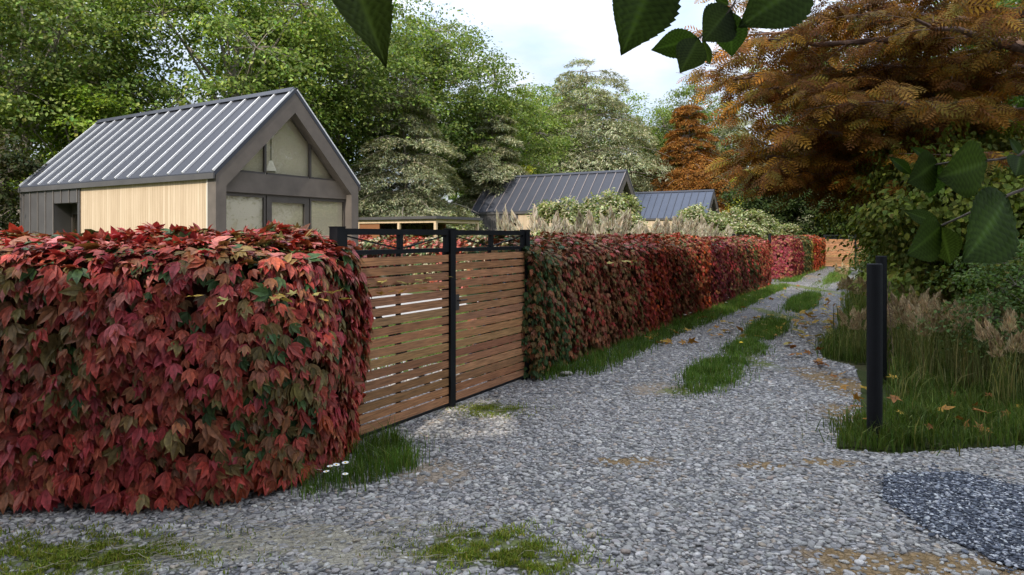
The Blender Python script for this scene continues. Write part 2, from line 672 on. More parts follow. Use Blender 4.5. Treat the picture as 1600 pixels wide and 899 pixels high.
T_DIAM = tpl([(0, 0, 0), (0.34, 0.45, 0.06), (0, 1, -0.04), (-0.34, 0.45, 0.06)], [(0, 1, 2), (0, 2, 3)])
T_OVATE = tpl([(0, 0, 0), (0.30, 0.22, 0.07), (0.34, 0.5, 0.07), (0.16, 0.82, 0.03), (0, 1, -0.06), (-0.16, 0.82, 0.03), (-0.34, 0.5, 0.07), (-0.30, 0.22, 0.07), (0, 0.5, 0)],
              [(0, 1, 8), (1, 2, 8), (2, 3, 8), (3, 4, 8), (4, 5, 8), (5, 6, 8), (6, 7, 8), (7, 0, 8)], [0.85, 1, 1, 1, 1, 1, 1, 1, 0.75])
T_NEEDLE = tpl([(0, 0, 0), (0.13, 0.4, 0.03), (0, 1, -0.12), (-0.13, 0.4, 0.03)], [(0, 1, 2), (0, 2, 3)])


def trefoil():
    V, F, C = [], [], []
    for ang, s in ((33, 0.86), (-33, 0.86), (0, 1.04)):
        a = R(ang)
        b = len(V)
        lv = [(0, -0.02, 0), (-0.14, 0.22, 0.035), (-0.235, 0.50, 0.05), (-0.15, 0.78, 0.03), (0, 1.08, -0.09), (0.15, 0.78, 0.03), (0.235, 0.50, 0.05), (0.14, 0.22, 0.035),
              (0, 0.33, -0.005), (0, 0.68, -0.015)]
        zo = 0.012 if ang == 0 else 0.0
        for x, y, z in lv:
            x *= s
            y *= s
            V.append((x * math.cos(a) + y * math.sin(a), -x * math.sin(a) + y * math.cos(a), z + zo - 0.10 * (abs(math.sin(a)) * y)))
            C.append(0.72 if abs(x) < 1e-6 else 1.08)
        F += [(b + p, b + q, b + r) for p, q, r in ((0, 8, 1), (1, 8, 2), (2, 8, 9), (2, 9, 3), (3, 9, 4), (0, 7, 8), (7, 6, 8), (6, 9, 8), (6, 5, 9), (5, 4, 9))]
    return tpl(V, F, C)


T_TREFOIL = trefoil()


def frond(n=6):
    V, F, C = [], [], []

    def q(a, b, w):
        a, b = np.array(a, float), np.array(b, float)
        d = b - a
        s = np.array([-d[1], d[0], 0])
        s = s / np.linalg.norm(s) * w
        k = len(V)
        m = (a + b) / 2
        V.extend([tuple(a), tuple(m + s), tuple(b), tuple(m - s)])
        F.append((k, k + 1, k + 2, k + 3))
        C.extend([0.8, 1, 1.15, 1])
    q((0, 0, 0), (0, 1, -0.16), 0.012)
    for i in range(n):
        t = 0.1 + 0.86 * i / (n - 1)
        L = 0.36 * math.sin(math.pi * (0.22 + 0.74 * t)) + 0.04
        zc = -0.16 * t * t
        for sg in (-1, 1):
            q((0, t, zc), (sg * L * 0.82, t + L * 0.52, zc - 0.10 * L - 0.03), 0.048)
    return tpl(V, F, C)


T_FROND = frond()


def mapleleaf():
    pts = []
    spikes = [(-150, 0.25), (-118, 0.55), (-95, 0.30), (-62, 0.85), (-35, 0.42), (-18, 0.62), (0, 1.0), (18, 0.62), (35, 0.42), (62, 0.85), (95, 0.30), (118, 0.55), (150, 0.25)]
    for a, r in spikes:
        pts.append((math.sin(R(a)) * r * 0.62, 0.38 + math.cos(R(a)) * r * 0.62))
    V = [(0, 0.38, 0.0)] + [(x, y, 0.10 * ((x * 1.2) ** 2 + (y - 0.38) ** 2) + 0.05 * math.sin(7 * x + 5 * y)) for x, y in pts]
    F = [(0, i + 1, i) for i in range(1, len(pts))]
    F += [(0, 1, len(pts))]
    k = len(V)
    V += [(-0.012, 0.1, 0.005), (0.012, 0.1, 0.005), (0.0, -0.22, 0.05)]
    F += [(k, k + 2, k + 1)]
    return tpl(V, F, [0.8] + [1.05] * len(pts) + [0.5] * 3)


T_MAPLE = mapleleaf()


def pick(rng, n, cols, w=None, jit=0.18):
    cols = np.array(cols, float)
    i = rng.choice(len(cols), n, p=w)
    return cols[i] * (1 + rng.normal(0, jit, (n, 1))).clip(0.5, 1.7) * (1 + rng.normal(0, jit * 0.35, (n, 3)))


# ------------------------------------------------------------------ ground, lane, garden
def ragged(poly, seed, amp=0.06, step=0.09, far=9.0):
    r = np.random.default_rng(seed)
    poly = [np.array(p, float) for p in poly]
    out = []
    for i, a in enumerate(poly):
        b = poly[(i + 1) % len(poly)]
        L = np.linalg.norm(b - a)
        k = int(min(60, max(1, L / step))) if max(a[1], b[1]) < far and L < 7 else 1
        nn = np.array([-(b - a)[1], (b - a)[0]]) / max(L, 1e-6)
        for q in range(k):
            p = a + (b - a) * q / k
            w = fnoise(np.array([p[0], p[1], 0.0]), 5.0, seed) * 0.7 + fnoise(np.array([p[0], p[1], 0.0]), 14.0, seed) * 0.4 + r.normal(0, 0.15)
            out.append(tuple(p + nn * amp * w) if k > 1 else tuple(p))
    return out


def sheet(name, poly, z, mat, label, cat, kind='structure', h=None):
    mb = MB()
    k = len(poly)
    mb.add([(x, y, z) for x, y in poly], [tuple(range(k))])
    return tag(mb.build(name, mat), label, cat, None, kind)


sheet('ground', [(-900, -900), (900, -900), (900, 900), (-900, 900)], -0.004, M['ground'], 'dark grassy soil stretching under the trees and houses', 'ground')

LANE = [(-40, -3.0), (40, -3.0), (40, 5.45)]
LANE += [tuple(gp(x, y)) for x, y in [(1600, 697), (1500, 702), (1400, 709), (1308, 703), (1312, 675), (1345, 655), (1345, 600), (1335, 572), (1285, 560), (1278, 540), (1305, 518), (1318, 490), (1328, 462), (1330, 440)]]
LANE += [tuple(P(u, v)) for u, v in [(36, 1.7), (42, 1.6), (42, 4.2), (28.2, 4.2), (28.0, 8.0), (24.0, 8.0), (23.9, 4.3), (7.3, 4.4), (7.0, 7.5), (3.4, 7.5), (3.6, 4.6)]]
LANE += [(-1.5, 5.2), (-1.9, 4.7), (-2.6, 4.6), (-40, 4.6)]
sheet('gravel_lane', LANE, 0.0, M['gravel'], 'grey pebble gravel lane running past the red hedge to the far gate', 'lane')

GARDEN = [tuple(P(u, v)) for u, v in [(-30, 4.9), (45, 4.9), (45, 24), (-30, 30)]]
GARDEN = [(-30, 5.6), (-3.0, 5.6)] + [tuple(P(u, v)) for u, v in [(3.4, 7.6), (7.0, 7.6), (7.3, 4.6), (23.8, 4.6), (23.9, 8.1), (28.1, 8.1), (28.3, 4.4), (60, 4.4), (60, 30), (-4, 32)]]
sheet('lawn', GARDEN, 0.004, M['lawn'], 'sunlit garden lawn behind the hedge and gate', 'lawn')
sheet('terrace', [tuple(P(u, v)) for u, v in [(7.2, 9.2), (15.4, 9.2), (15.4, 13.4), (7.2, 13.4)]], 0.008, M['paving'], 'pale paved terrace before the glazed gable of the nearest house', 'terrace')
sheet('garden_path', [tuple(P(u, v)) for u, v in [(4.2, 7.55), (6.8, 7.55), (8.6, 9.25), (7.4, 9.25)]], 0.012, M['paving'], 'pale paved path leading from the gate to the terrace', 'path')

VERGE = [tuple(gp(x, y)) for x, y in [(1306, 700), (1314, 672), (1360, 654), (1384, 640), (1392, 572), (1345, 570), (1290, 558), (1283, 540), (1310, 520), (1324, 490), (1336, 460), (1345, 436), (1380, 424)]]
VERGE += [(24, 30), (24, 5.5)] + [tuple(gp(x, y)) for x, y in [(1600, 694), (1500, 699), (1400, 706)]]
VERGE = ragged(VERGE, 31, 0.08)
sheet('verge_soil', VERGE, 0.006, M['moss'], 'dark mossy soil of the grass verge beside the black posts', 'verge')

DARK = [tuple(gp(x, y)) for x, y in [(1381, 745), (1400, 742), (1470, 738), (1540, 748), (1600, 764), (1700, 775), (1720, 860), (1640, 905), (1590, 888), (1500, 850), (1430, 820), (1388, 790)]]
DARK = ragged(DARK, 32, 0.05)
sheet('dark_gravel_bed', DARK, 0.010, M['darkgravel'], 'patch of dark blue grey crushed gravel in the lane corner', 'gravel')


# pebbles: real stones over the near lane
def pebble_tpl(seed):
    r = np.random.default_rng(seed)
    g = np.linspace(-1, 1, 3)
    V, F = [], []
    idx = {}

    def vid(p):
        k = tuple(np.round(p, 4))
        if k not in idx:
            idx[k] = len(V)
            V.append(np.array(p, float))
        return idx[k]
    for ax in range(3):
        for s in (-1, 1):
            for i in range(2):
                for j in range(2):
                    q = []
                    for a, b in ((i, j), (i + 1, j), (i + 1, j + 1), (i, j + 1)):
                        p = [0, 0, 0]
                        p[ax] = s
                        p[(ax + 1) % 3] = g[a]
                        p[(ax + 2) % 3] = g[b]
                        q.append(vid(p))
                    F.append(q if s > 0 else q[::-1])
    V = np.array(V)
    V = V / np.linalg.norm(V, axis=1, keepdims=True) ** 0.74
    V *= 1 + r.normal(0, 0.12, (len(V), 1))
    V *= np.array([0.5, 0.5 * r.uniform(0.5, 0.85), 0.5 * r.uniform(0.2, 0.36)])
    return tpl(V, F)


PEB = [pebble_tpl(s) for s in range(7)]
rng = np.random.default_rng(11)
lane_np = np.array(LANE)


def stain_w(p):
    w = np.zeros(len(p))
    for cx, cy, rx, ry, k in STAINS:
        d = np.sqrt(((p[:, 0] - cx) / rx) ** 2 + ((p[:, 1] - cy) / ry) ** 2)
        w = np.maximum(w, np.clip(1.5 - d, 0, 1) * (0.8 if k == 'moss' else 0.62))
    return w


def pebbles(name, n, box, size, tones, poly, label, z, notpoly=None, seed=1):
    r = np.random.default_rng(seed)
    p = r.uniform((box[0], box[2]), (box[1], box[3]), (n, 2))
    # keep what the picture can see, thinning with distance
    p = p[in_poly(p, poly)]
    if notpoly is not None:
        p = p[~in_poly(p + r.normal(0, 0.06, p.shape), notpoly)]
    if notpoly is None:
        p = p + r.normal(0, 0.08, p.shape) * (r.random((len(p), 1)) < 0.5)
    keep = (np.abs(p[:, 0]) < p[:, 1] * 0.84 + 0.7)
    w = stain_w(p) if notpoly is not None else np.zeros(len(p))
    keep &= r.random(len(p)) > w
    p = p[keep]
    m = len(p)
    s = np.exp(r.normal(math.log(size), 0.36, m)).clip(size * 0.35, size * 2.1)
    a = r.uniform(0, 2 * math.pi, m)
    t = np.stack([np.cos(a), np.sin(a), r.normal(0, 0.12, m)], 1)
    nn = np.stack([r.normal(0, 0.16, m), r.normal(0, 0.16, m), np.ones(m)], 1)
    Rm = frames(t, nn)
    pos = np.stack([p[:, 0], p[:, 1], z + s * r.uniform(-0.03, 0.09, m)], 1)
    c = pick(r, m, tones[0], tones[1], 0.03) * (np.array([1.04, 1.0, 0.94]) if notpoly is not None else 1.0) * (1 + r.normal(0, 0.14, (m, 1))).clip(0.6, 1.4)
    mb = MB()
    k = r.integers(0, len(PEB), m)
    for q in range(len(PEB)):
        i = k == q
        mb.scatter(PEB[q], pos[i], Rm[i], s[i], c[i])
    return tag(mb.build(name, M['pebble'], smooth=True), label, 'pebbles', None, 'stuff')


PT = ([(0.27, 0.268, 0.266), (0.325, 0.323, 0.32), (0.385, 0.383, 0.378), (0.20, 0.202, 0.206), (0.32, 0.28, 0.24), (0.44, 0.43, 0.415), (0.27, 0.272, 0.282)],
      [0.25, 0.25, 0.17, 0.13, 0.06, 0.06, 0.08])
pebbles('pebbles', 95000, (-6.2, 6.8, 2.6, 7.2), 0.030, PT, lane_np, 'loose grey river pebbles covering the near lane', 0.0, np.array(DARK), 3)
pebbles('pebbles', 46000, (-2, 8, 7.2, 14), 0.034, PT, lane_np, 'smaller looking grey pebbles further along the lane', 0.0, np.array(DARK), 4)
DT = ([(0.062, 0.070, 0.088), (0.13, 0.142, 0.168), (0.25, 0.262, 0.29), (0.46, 0.47, 0.48)], [0.32, 0.32, 0.22, 0.14])
pebbles('crushed_stones', 26000, (1.5, 4.6, 3.2, 5.2), 0.019, DT, np.array(DARK), 'fine dark blue grey crushed stones heaped in the lane corner', 0.012, None, 5)


# ------------------------------------------------------------------ grass
def blades(mb, r, pts, h, w, lean, cols, z0=0.0, wts=None):
    n = len(pts)
    a = r.uniform(0, 2 * math.pi, n)
    hh = h * np.exp(r.normal(0, 0.28, n))
    ln = np.abs(r.normal(0, lean, n)) * hh
    dx, dy = np.cos(a), np.sin(a)
    b = r.uniform(0, 2 * math.pi, n)
    sx, sy = np.cos(b), np.sin(b)
    base = np.stack([pts[:, 0], pts[:, 1], np.full(n, z0)], 1)
    d = np.stack([dx, dy, np.zeros(n)], 1)
    s = np.stack([sx, sy, np.zeros(n)], 1) * (w * r.uniform(0.7, 1.3, n))[:, None]
    up = np.array([0, 0, 1.0])
    m1 = base + d * (ln * 0.28)[:, None] + up * (hh * 0.55)[:, None]
    tp = base + d * ln[:, None] + up * (hh * np.clip(1 - 0.25 * (ln / hh), 0.5, 1))[:, None]
    V = np.stack([base - s, base + s, m1 + s * 0.75, m1 - s * 0.75, tp], 1).reshape(-1, 3)
    o = (np.arange(n) * 5)[:, None]
    c = pick(r, n, cols, wts, 0.2)
    cc = np.repeat(c, 5, 0)
    i = mb.n
    mb.add(V, o + np.array([[0, 1, 2, 3]]), 0, cc)
    mb.F.append((o + np.array([[3, 2, 4]])) + i)
    mb.M.append(0)
    return mb


GC = [(0.068, 0.125, 0.02), (0.095, 0.165, 0.03), (0.13, 0.195, 0.04), (0.18, 0.195, 0.06)]
GW = [0.35, 0.35, 0.22, 0.08]


def pxpoly(l):
    return np.array([gp(x, y) for x, y in l])


def grass_patch(name, polys, dens, h, label, kind, cat, seed, loc=None, lean=0.45, w=0.0035, group=None, dull=1.0):
    r = np.random.default_rng(seed)
    mb = MB()
    for pl in polys:
        n = int(poly_area(pl) * dens)
        p = sample_poly(r, pl, n)
        p = p + np.where(r.random((n, 1)) < 0.20, r.normal(0, 0.12, p.shape), r.normal(0, 0.035, p.shape))
        cl = fnoise(np.stack([p[:, 0], p[:, 1], 0 * p[:, 0]], 1), 5.0, seed)
        p = p[r.random(len(p)) < 0.62 + 0.45 * cl]
        cl = fnoise(np.stack([p[:, 0], p[:, 1], 0 * p[:, 0]], 1), 5.0, seed)
        blades(mb, r, p, h * (1 + 0.3 * cl), w, lean, [(q[0] * dull * (1.12 if dull < 1 else 1), q[1] * dull, q[2] * dull) for q in GC], 0.0, GW)
    return tag(mb.build(name, M['grass']), label, cat, group, kind)


STRIP = np.concatenate([pxpoly([(845, 597), (880, 590), (935, 585), (972, 569), (1008, 548), (1055, 526), (1115, 503), (1172, 477), (1234, 447)]),
                        np.array([P(u, 3.95) for u in (24.2, 20, 15, 11, 8.8, 7.4)])])
grass_patch('grass_strip', [STRIP], 2600, 0.11, 'long strip of mown green grass along the foot of the red hedge', 'stuff', 'grass', 21, lean=0.4, w=0.005)
STRIP2 = np.concatenate([pxpoly([(1210, 441), (1245, 441), (1258, 430), (1290, 419)]), np.array([P(u, 3.95) for u in (40, 34, 28.2)])])
grass_patch('grass_strip', [STRIP2], 1100, 0.13, 'short far strip of grass under the hedge next to the far gate', 'stuff', 'grass', 22, w=0.008)
TUFTS = [([(1068, 603), (1074, 580), (1108, 566), (1140, 560), (1166, 566), (1158, 590), (1130, 609), (1088, 620)], 5200, 0.095, 'largest grass tuft in the middle of the lane nearest the gate'),
         ([(1130, 550), (1150, 536), (1180, 534), (1198, 544), (1192, 556), (1150, 560)], 4600, 0.085, 'low grass tuft with a yellow flower in the middle of the lane'),
         ([(1163, 524), (1178, 508), (1205, 499), (1230, 504), (1228, 520), (1205, 532), (1172, 532)], 3600, 0.11, 'round grass tuft in mid lane beyond the flowering tuft'),
         ([(1226, 486), (1236, 468), (1262, 458), (1282, 462), (1274, 480), (1250, 490)], 2400, 0.12, 'narrow grass tuft in mid lane level with the yellow leaf litter'),
         ([(1286, 446), (1296, 430), (1322, 420), (1330, 426), (1316, 440)], 1300, 0.13, 'farthest grass tuft in mid lane before the closed wooden gate')]
for k, (pl, dn, h, lb) in enumerate(TUFTS):
    grass_patch('grass_tuft', [pxpoly(pl)], dn, h, lb, None, 'grass tuft', 40 + k, w=0.004, group='grass tufts along the middle of the lane')
CORNER = pxpoly([(468, 786), (505, 770), (560, 757), (605, 748), (645, 735), (648, 706), (612, 686), (578, 694), (540, 730), (480, 760)])
grass_patch('grass_tuft', [CORNER], 7500, 0.12, 'lush grass tuft with daisies at the corner of the near hedge', None, 'grass tuft', 50, lean=0.35, w=0.003)
near_v = np.array([gp(x, y) for x, y in [(1306, 702), (1312, 674), (1352, 656), (1400, 640), (1600, 600), (1720, 640), (1720, 700), (1600, 696), (1500, 701), (1400, 709)]])
mid_v = np.array([gp(x, y) for x, y in [(1400, 640), (1388, 600), (1395, 566), (1345, 571), (1290, 559), (1282, 541), (1310, 520), (1420, 500), (1700, 500), (1720, 640), (1600, 600)]])
far_v = np.array([gp(x, y) for x, y in [(1310, 520), (1322, 490), (1334, 462), (1343, 440), (1375, 425), (1640, 425), (1700, 500), (1420, 500)]])
near_v = np.array(ragged(near_v, 33, 0.10))
grass_patch('verge_grass', [near_v, mid_v], 3600, 0.15, 'unmown dark green grass on the verge around the black posts', 'stuff', 'grass', 60, lean=0.55, w=0.004, dull=0.68)
grass_patch('verge_grass', [far_v], 420, 0.28, 'taller rough grass along the lane edge under the overhanging shrub', 'stuff', 'grass', 61, lean=0.55, w=0.009, dull=0.75)
r = np.random.default_rng(64)
mb = MB()
for pl, dn, hh in ((mid_v, 240, 0.32), (near_v, 45, 0.22), (far_v, 50, 0.45)):
    p = sample_poly(r, pl, int(poly_area(pl) * dn))
    f = fnoise(np.stack([p[:, 0], p[:, 1], 0 * p[:, 0]], 1), 2.2, 6.0)
    p = p[f + r.normal(0, 0.3, len(p)) > -0.1]
    blades(mb, r, p, hh, 0.0042, 0.5, [(0.22, 0.23, 0.08), (0.30, 0.27, 0.11), (0.14, 0.19, 0.05), (0.16, 0.19, 0.05)])
tag(mb.build('verge_weeds', M['grass']), 'straw coloured dry stalks and weeds mixed into the verge grass', 'weeds', None, 'stuff')
gl = np.array([P(u, v) for u, v in [(3.5, 7.7), (7.2, 4.8), (16, 4.8), (16, 9), (7, 9)]])
grass_patch('lawn_grass', [gl], 900, 0.05, 'short mown lawn grass seen through the gate boards', 'stuff', 'grass', 62, w=0.006)

r = np.random.default_rng(69)
mb = MB()
for (px, py, rx, ry, n) in [(110, 872, 0.62, 0.24, 14000), (760, 858, 0.36, 0.20, 9000), (850, 885, 0.2, 0.08, 2200), (765, 642, 0.3, 0.22, 2500), (30, 892, 0.4, 0.12, 4000)]:
    c = gp(px, py)
    p = c + r.normal(0, 0.62, (n, 2)) * (rx, ry)
    f = fnoise(np.stack([p[:, 0], p[:, 1], 0 * p[:, 0]], 1), 9.0, 4.0) + 0.6 * fnoise(np.stack([p[:, 0], p[:, 1], 0 * p[:, 0]], 1), 23.0, 2.0)
    p = p[f + r.normal(0, 0.25, n) > 0.05]
    blades(mb, r, p, 0.024, 0.0032, 0.8, [(0.17, 0.23, 0.025), (0.24, 0.28, 0.04), (0.11, 0.15, 0.022), (0.30, 0.29, 0.07)], 0.008)
tag(mb.build('moss', M['grass']), 'patches of green moss growing between the near stones', 'moss', None, 'stuff')

MIDS = pxpoly([(1040, 622), (1070, 585), (1120, 552), (1160, 520), (1200, 495), (1235, 466), (1290, 432), (1318, 428), (1290, 455), (1262, 488), (1215, 525), (1185, 560), (1140, 615), (1085, 632)])
grass_patch('sparse_grass', [MIDS], 420, 0.045, 'thin short grass and weeds between the mid lane tufts', 'stuff', 'grass', 63, w=0.004, lean=0.7)

# straw and dead fibres on the gravel
r = np.random.default_rng(70)
mb = MB()
for (px, py, sx, sy, n, ang) in [(480, 840, 0.5, 0.14, 130, 0.35), (330, 860, 0.4, 0.16, 80, 0.3), (200, 880, 0.3, 0.10, 40, 0.2), (700, 830, 0.35, 0.1, 40, 0.9), (760, 640, 0.3, 0.2, 40, 0.1), (1030, 600, 0.4, 0.3, 40, 0.1), (560, 872, 0.3, 0.1, 40, 0.3)]:
    c = gp(px, py)
    for q in range(n):
        p = c + r.normal(0, 1, 2) * (sx, sy)
        a = ang + r.normal(0, 0.5)
        L = r.uniform(0.05, 0.2)
        d = np.array([math.cos(a), math.sin(a)])
        cv = np.array([-d[1], d[0]]) * r.normal(0, 0.03)
        pts = [(*(p + d * L * s + cv * math.sin(math.pi * s)), 0.022 + 0.006 * math.sin(math.pi * s)) for s in (0, 0.35, 0.7, 1)]
        mb.tube(pts, [0.0016, 0.0018, 0.0015, 0.0008], 3, 0, np.array((0.42, 0.38, 0.28)) * r.uniform(0.6, 1.2), cap=False)
tag(mb.build('dry_straw', M['plume']), 'pale dry straw fibres scattered over the near gravel', 'straw', None, 'stuff')


# ------------------------------------------------------------------ hedges of creeper
def resample(path, n):
    path = np.asarray(path, float)
    seg = np.linalg.norm(np.diff(path, axis=0), axis=1)
    cum = np.concatenate([[0], np.cumsum(seg)])
    s = np.linspace(0, cum[-1], n)
    return np.stack([np.interp(s, cum, path[:, i]) for i in range(path.shape[1])], 1), cum[-1]


def smooth_path(path, n=200, k=6):
    p, L = resample(path, n)
    pad = np.concatenate([np.repeat(p[:1], k, 0), p, np.repeat(p[-1:], k, 0)])
    ker = np.ones(2 * k + 1) / (2 * k + 1)
    q = np.stack([np.convolve(pad[:, i], ker, 'valid') for i in range(2)], 1)
    q[0], q[-1] = p[0], p[-1]
    return q


def hedge(name, label, path, out, zf, zt, th, dens, s0, s1, colfn, seed, cat='hedge', ends=True, bulge=0.06, template=None, topmul=1.1, group=None, mat='creeper', tilt=(0.25, 0.6)):
    """path: front foot line (XY); out: +1 when the open side is to the right of the walking direction"""
    r = np.random.default_rng(seed)
    template = template or T_TREFOIL
    q = smooth_path(path)
    tang = nrm(np.gradient(q, axis=0))
    nor = np.stack([tang[:, 1], -tang[:, 0]], 1) * out
    seg = np.linalg.norm(np.diff(q, axis=0), axis=1)
    L = seg.sum()
    cum = np.concatenate([[0], np.cumsum(seg)])
    c0 = q.mean(0)
    root = empty(name, label, cat, (c0[0], c0[1], 0), 0, group)
    # profile: depth (0 front .. -th), height
    prof = [(0.0, 0.0), (0.03, zf * 0.5), (0.0, zf * 0.94), (-0.05 * th / 0.8, zf), (-0.3 * th, zf + (zt - zf) * 0.6), (-0.6 * th, zt), (-0.88 * th, zt - 0.1), (-th, zt - 0.35), (-th, 0.0)]
    pr, PL = resample(prof, 120)
    pt = nrm(np.gradient(pr, axis=0))
    pn = np.stack([-(-pt[:, 1]), -pt[:, 0]], 1)      # outward normal in (depth, z): rotate tangent
    pn = np.stack([pt[:, 1], -pt[:, 0]], 1)
    # core
    k = 60
    e0 = int(math.ceil(0.22 / L * (len(q) - 1)))
    qi = np.linspace(e0, len(q) - 1 - e0, k).astype(int)
    pi = np.linspace(0, len(pr) - 1, 22).astype(int)
    grid = []
    for a in qi:
        for b in pi:
            dpt, z = pr[b] - pn[b] * 0.15
            p = q[a] + nor[a] * dpt
            grid.append((p[0] - c0[0], p[1] - c0[1], max(z, 0)))
    g = np.array(grid)
    g += 0.03 * np.stack([fnoise(g, 9, 1), fnoise(g, 9, 2), 0 * g[:, 0]], 1)
    m = len(pi)
    F = np.array([(i * m + j, i * m + j + 1, (i + 1) * m + j + 1, (i + 1) * m + j) for i in range(k - 1) for j in range(m - 1)])
    cb = MB()
    cb.add(g, F)
    cb.add(g[:m], [tuple(range(m))])
    cb.add(g[-m:], [tuple(range(m - 1, -1, -1))])
    cb.build('stems', M['core'], root, True)
    # leaves
    n = int(L * PL * dens)
    s = r.uniform(0, L, n)
    pq = r.uniform(0, 1, n)
    backish = pq * PL > (zf + th * 0.95)
    keep = ~backish | (r.random(n) < 0.35)
    s, pq = s[keep], pq[keep]
    n = len(s)
    ia = np.clip(np.interp(s, cum, np.arange(len(q))), 0, len(q) - 1)
    i0 = ia.astype(int)
    A = q[i0]
    i1 = np.minimum(i0 + 1, len(q) - 1)
    A = A + (q[i1] - A) * (ia - i0)[:, None]
    N2 = nor[i0]
    T2 = tang[i0]
    ib = np.clip((pq * (len(pr) - 1)).astype(int), 0, len(pr) - 1)
    dpt, z = pr[ib, 0], pr[ib, 1]
    n3 = np.stack([N2[:, 0] * pn[ib, 0], N2[:, 1] * pn[ib, 0], pn[ib, 1]], 1)
    down = -np.stack([N2[:, 0] * pt[ib, 0], N2[:, 1] * pt[ib, 0], pt[ib, 1]], 1)
    pos = np.stack([A[:, 0] + N2[:, 0] * dpt, A[:, 1] + N2[:, 1] * dpt, z], 1)
    if ends:
        ne = int(th * zt * dens * 1.3)
        for e, sg in ((0, -1), (len(q) - 1, 1)):
            dd = r.uniform(-th, 0, ne)
            zz = r.uniform(0, zf * 1.05, ne)
            pe = np.stack([q[e, 0] + nor[e, 0] * dd, q[e, 1] + nor[e, 1] * dd, zz], 1)
            te = np.array([tang[e, 0] * sg, tang[e, 1] * sg, 0])
            pos = np.concatenate([pos, pe])
            n3 = np.concatenate([n3, np.tile(te, (ne, 1))])
            down = np.concatenate([down, np.tile([0, 0, -1.0], (ne, 1))])
            T2 = np.concatenate([T2, np.tile(nor[e], (ne, 1))])
            s = np.concatenate([s, np.full(ne, 0 if e == 0 else L)])
        n = len(pos)
    bl = fnoise(pos, 2.2, seed) * bulge + fnoise(pos, 6, seed) * bulge * 0.5
    pos = pos + n3 * (bl + r.uniform(-0.07, 0.03, n))[:, None]
    top = np.clip(n3[:, 2], 0, 1)
    # on top the leaves lie flatter and point out over the edge
    side = np.concatenate([T2, np.zeros((n, 1))], 1)
    tdir = down.copy()
    tl = r.uniform(tilt[0], tilt[1], n) + r.normal(0, 0.12, n)
    tl = np.where(top > 0.5, r.uniform(0.05, 0.55, n), tl)
    yaw = r.normal(0, 0.30, n) + (top > 0.6) * r.normal(0, 0.9, n)
    t3 = tdir * np.cos(yaw)[:, None] + side * np.sin(yaw)[:, None]
    up_ = (top > 0.5) & (r.random(n) < 0.10)
    tl = np.where(up_, r.uniform(0.8, 1.4, n), tl)
    wild = r.random(n) < 0.05
    yaw = np.where(wild, r.uniform(-2.2, 2.2, n), yaw)
    tl = np.where(wild, tl + r.uniform(0, 0.7, n), tl)
    t3 = tdir * np.cos(yaw)[:, None] + side * np.sin(yaw)[:, None]
    ldir = t3 * np.cos(tl)[:, None] + n3 * np.sin(tl)[:, None]
    lnor = n3 * np.cos(tl)[:, None] - t3 * np.sin(tl)[:, None] + side * (r.normal(0, 0.28, n) + wild * r.normal(0, 0.9, n))[:, None]
    sc = s0 + (s1 - s0) * r.uniform(0, 1, n) ** 1.2
    pos[:, 2] = np.maximum(pos[:, 2], sc * 0.85)
    pos = pos - ldir * (sc * 0.35)[:, None]
    pos[:, 2] = np.maximum(pos[:, 2], sc * 0.45)
    col = colfn(r, pos, s, n)
    dead = r.random(n) < 0.025
    if mat == 'creeper':
        col[dead] = pick(r, int(dead.sum()), [(0.16, 0.09, 0.045), (0.24, 0.15, 0.07)])
        sc = np.where(dead, sc * 0.7, sc)
    pos = pos - np.array([c0[0], c0[1], 0])
    lb = MB()
    lb.scatter(template, pos, frames(ldir, lnor), sc, col)
    lb.build('foliage', M[mat], root)
    return root


RED, CRIM, BRN, OLV, GRN, ORG, PNK = (0.39, 0.060, 0.042), (0.36, 0.050, 0.054), (0.29, 0.115, 0.050), (0.20, 0.14, 0.045), (0.055, 0.105, 0.030), (0.45, 0.085, 0.022), (0.45, 0.15, 0.13)


def col_near(r, p, s, n):
    a = fnoise(p, 2.3, 3.0) + r.normal(0, 0.45, n)
    hi = np.clip((p[:, 2] - 1.15) / 0.3, 0, 1)
    c = np.where((a > 0.0)[:, None], pick(r, n, [RED, CRIM, (0.34, 0.075, 0.04)]), pick(r, n, [BRN, OLV, BRN, RED]))
    c = np.where((a < -0.62)[:, None], pick(r, n, [GRN, OLV, OLV]), c)
    g = (r.random(n) < 0.42 * hi)
    c = np.where(g[:, None], pick(r, n, [OLV, GRN, BRN, PNK, PNK]), c)  # pink here paints sunlight onto upper leaves; green and brown are leaf tones
    rt = np.clip((p[:, 0] + 2.3) / 0.8, 0, 1) * np.clip((0.75 - p[:, 2]) / 0.5, 0, 1)
    o = r.random(n) < 0.55 * rt
    return np.where(o[:, None], pick(r, n, [(0.34, 0.06, 0.02), BRN, RED]), c)


NEARP = [(-9.5, 4.22), (-3.2, 4.16), (-2.3, 4.12), (-1.75, 4.28), (-1.42, 4.55), (-1.29, 5.0), (-1.27, 5.5), (-1.38, 5.85)]
hedge('creeper_hedge', 'large near hedge of overlapping red and brown three lobed creeper leaves beside the gate', NEARP, 1, 1.60, 1.75, 1.0, 560, 0.065, 0.14, col_near, 101)


def bands(stops):
    us = [b[0] for b in stops]

    def f(r, p, s, n):
        u = p[:, 0] * DU[0] + p[:, 1] * DU[1] + 0.35 * fnoise(p, 1.6, 7.0) + r.normal(0, 0.25, n)
        k = np.clip(np.searchsorted(us, u) - 1, 0, len(stops) - 1)
        c = np.zeros((n, 3))
        for i, b in enumerate(stops):
            m = k == i
            if m.any():
                c[m] = pick(r, int(m.sum()), b[1])
        tp = (p[:, 2] > 1.5) & (r.random(n) < 0.3)
        c[tp] = pick(r, int(tp.sum()), [OLV, BRN, GRN, PNK])
        return c
    return f


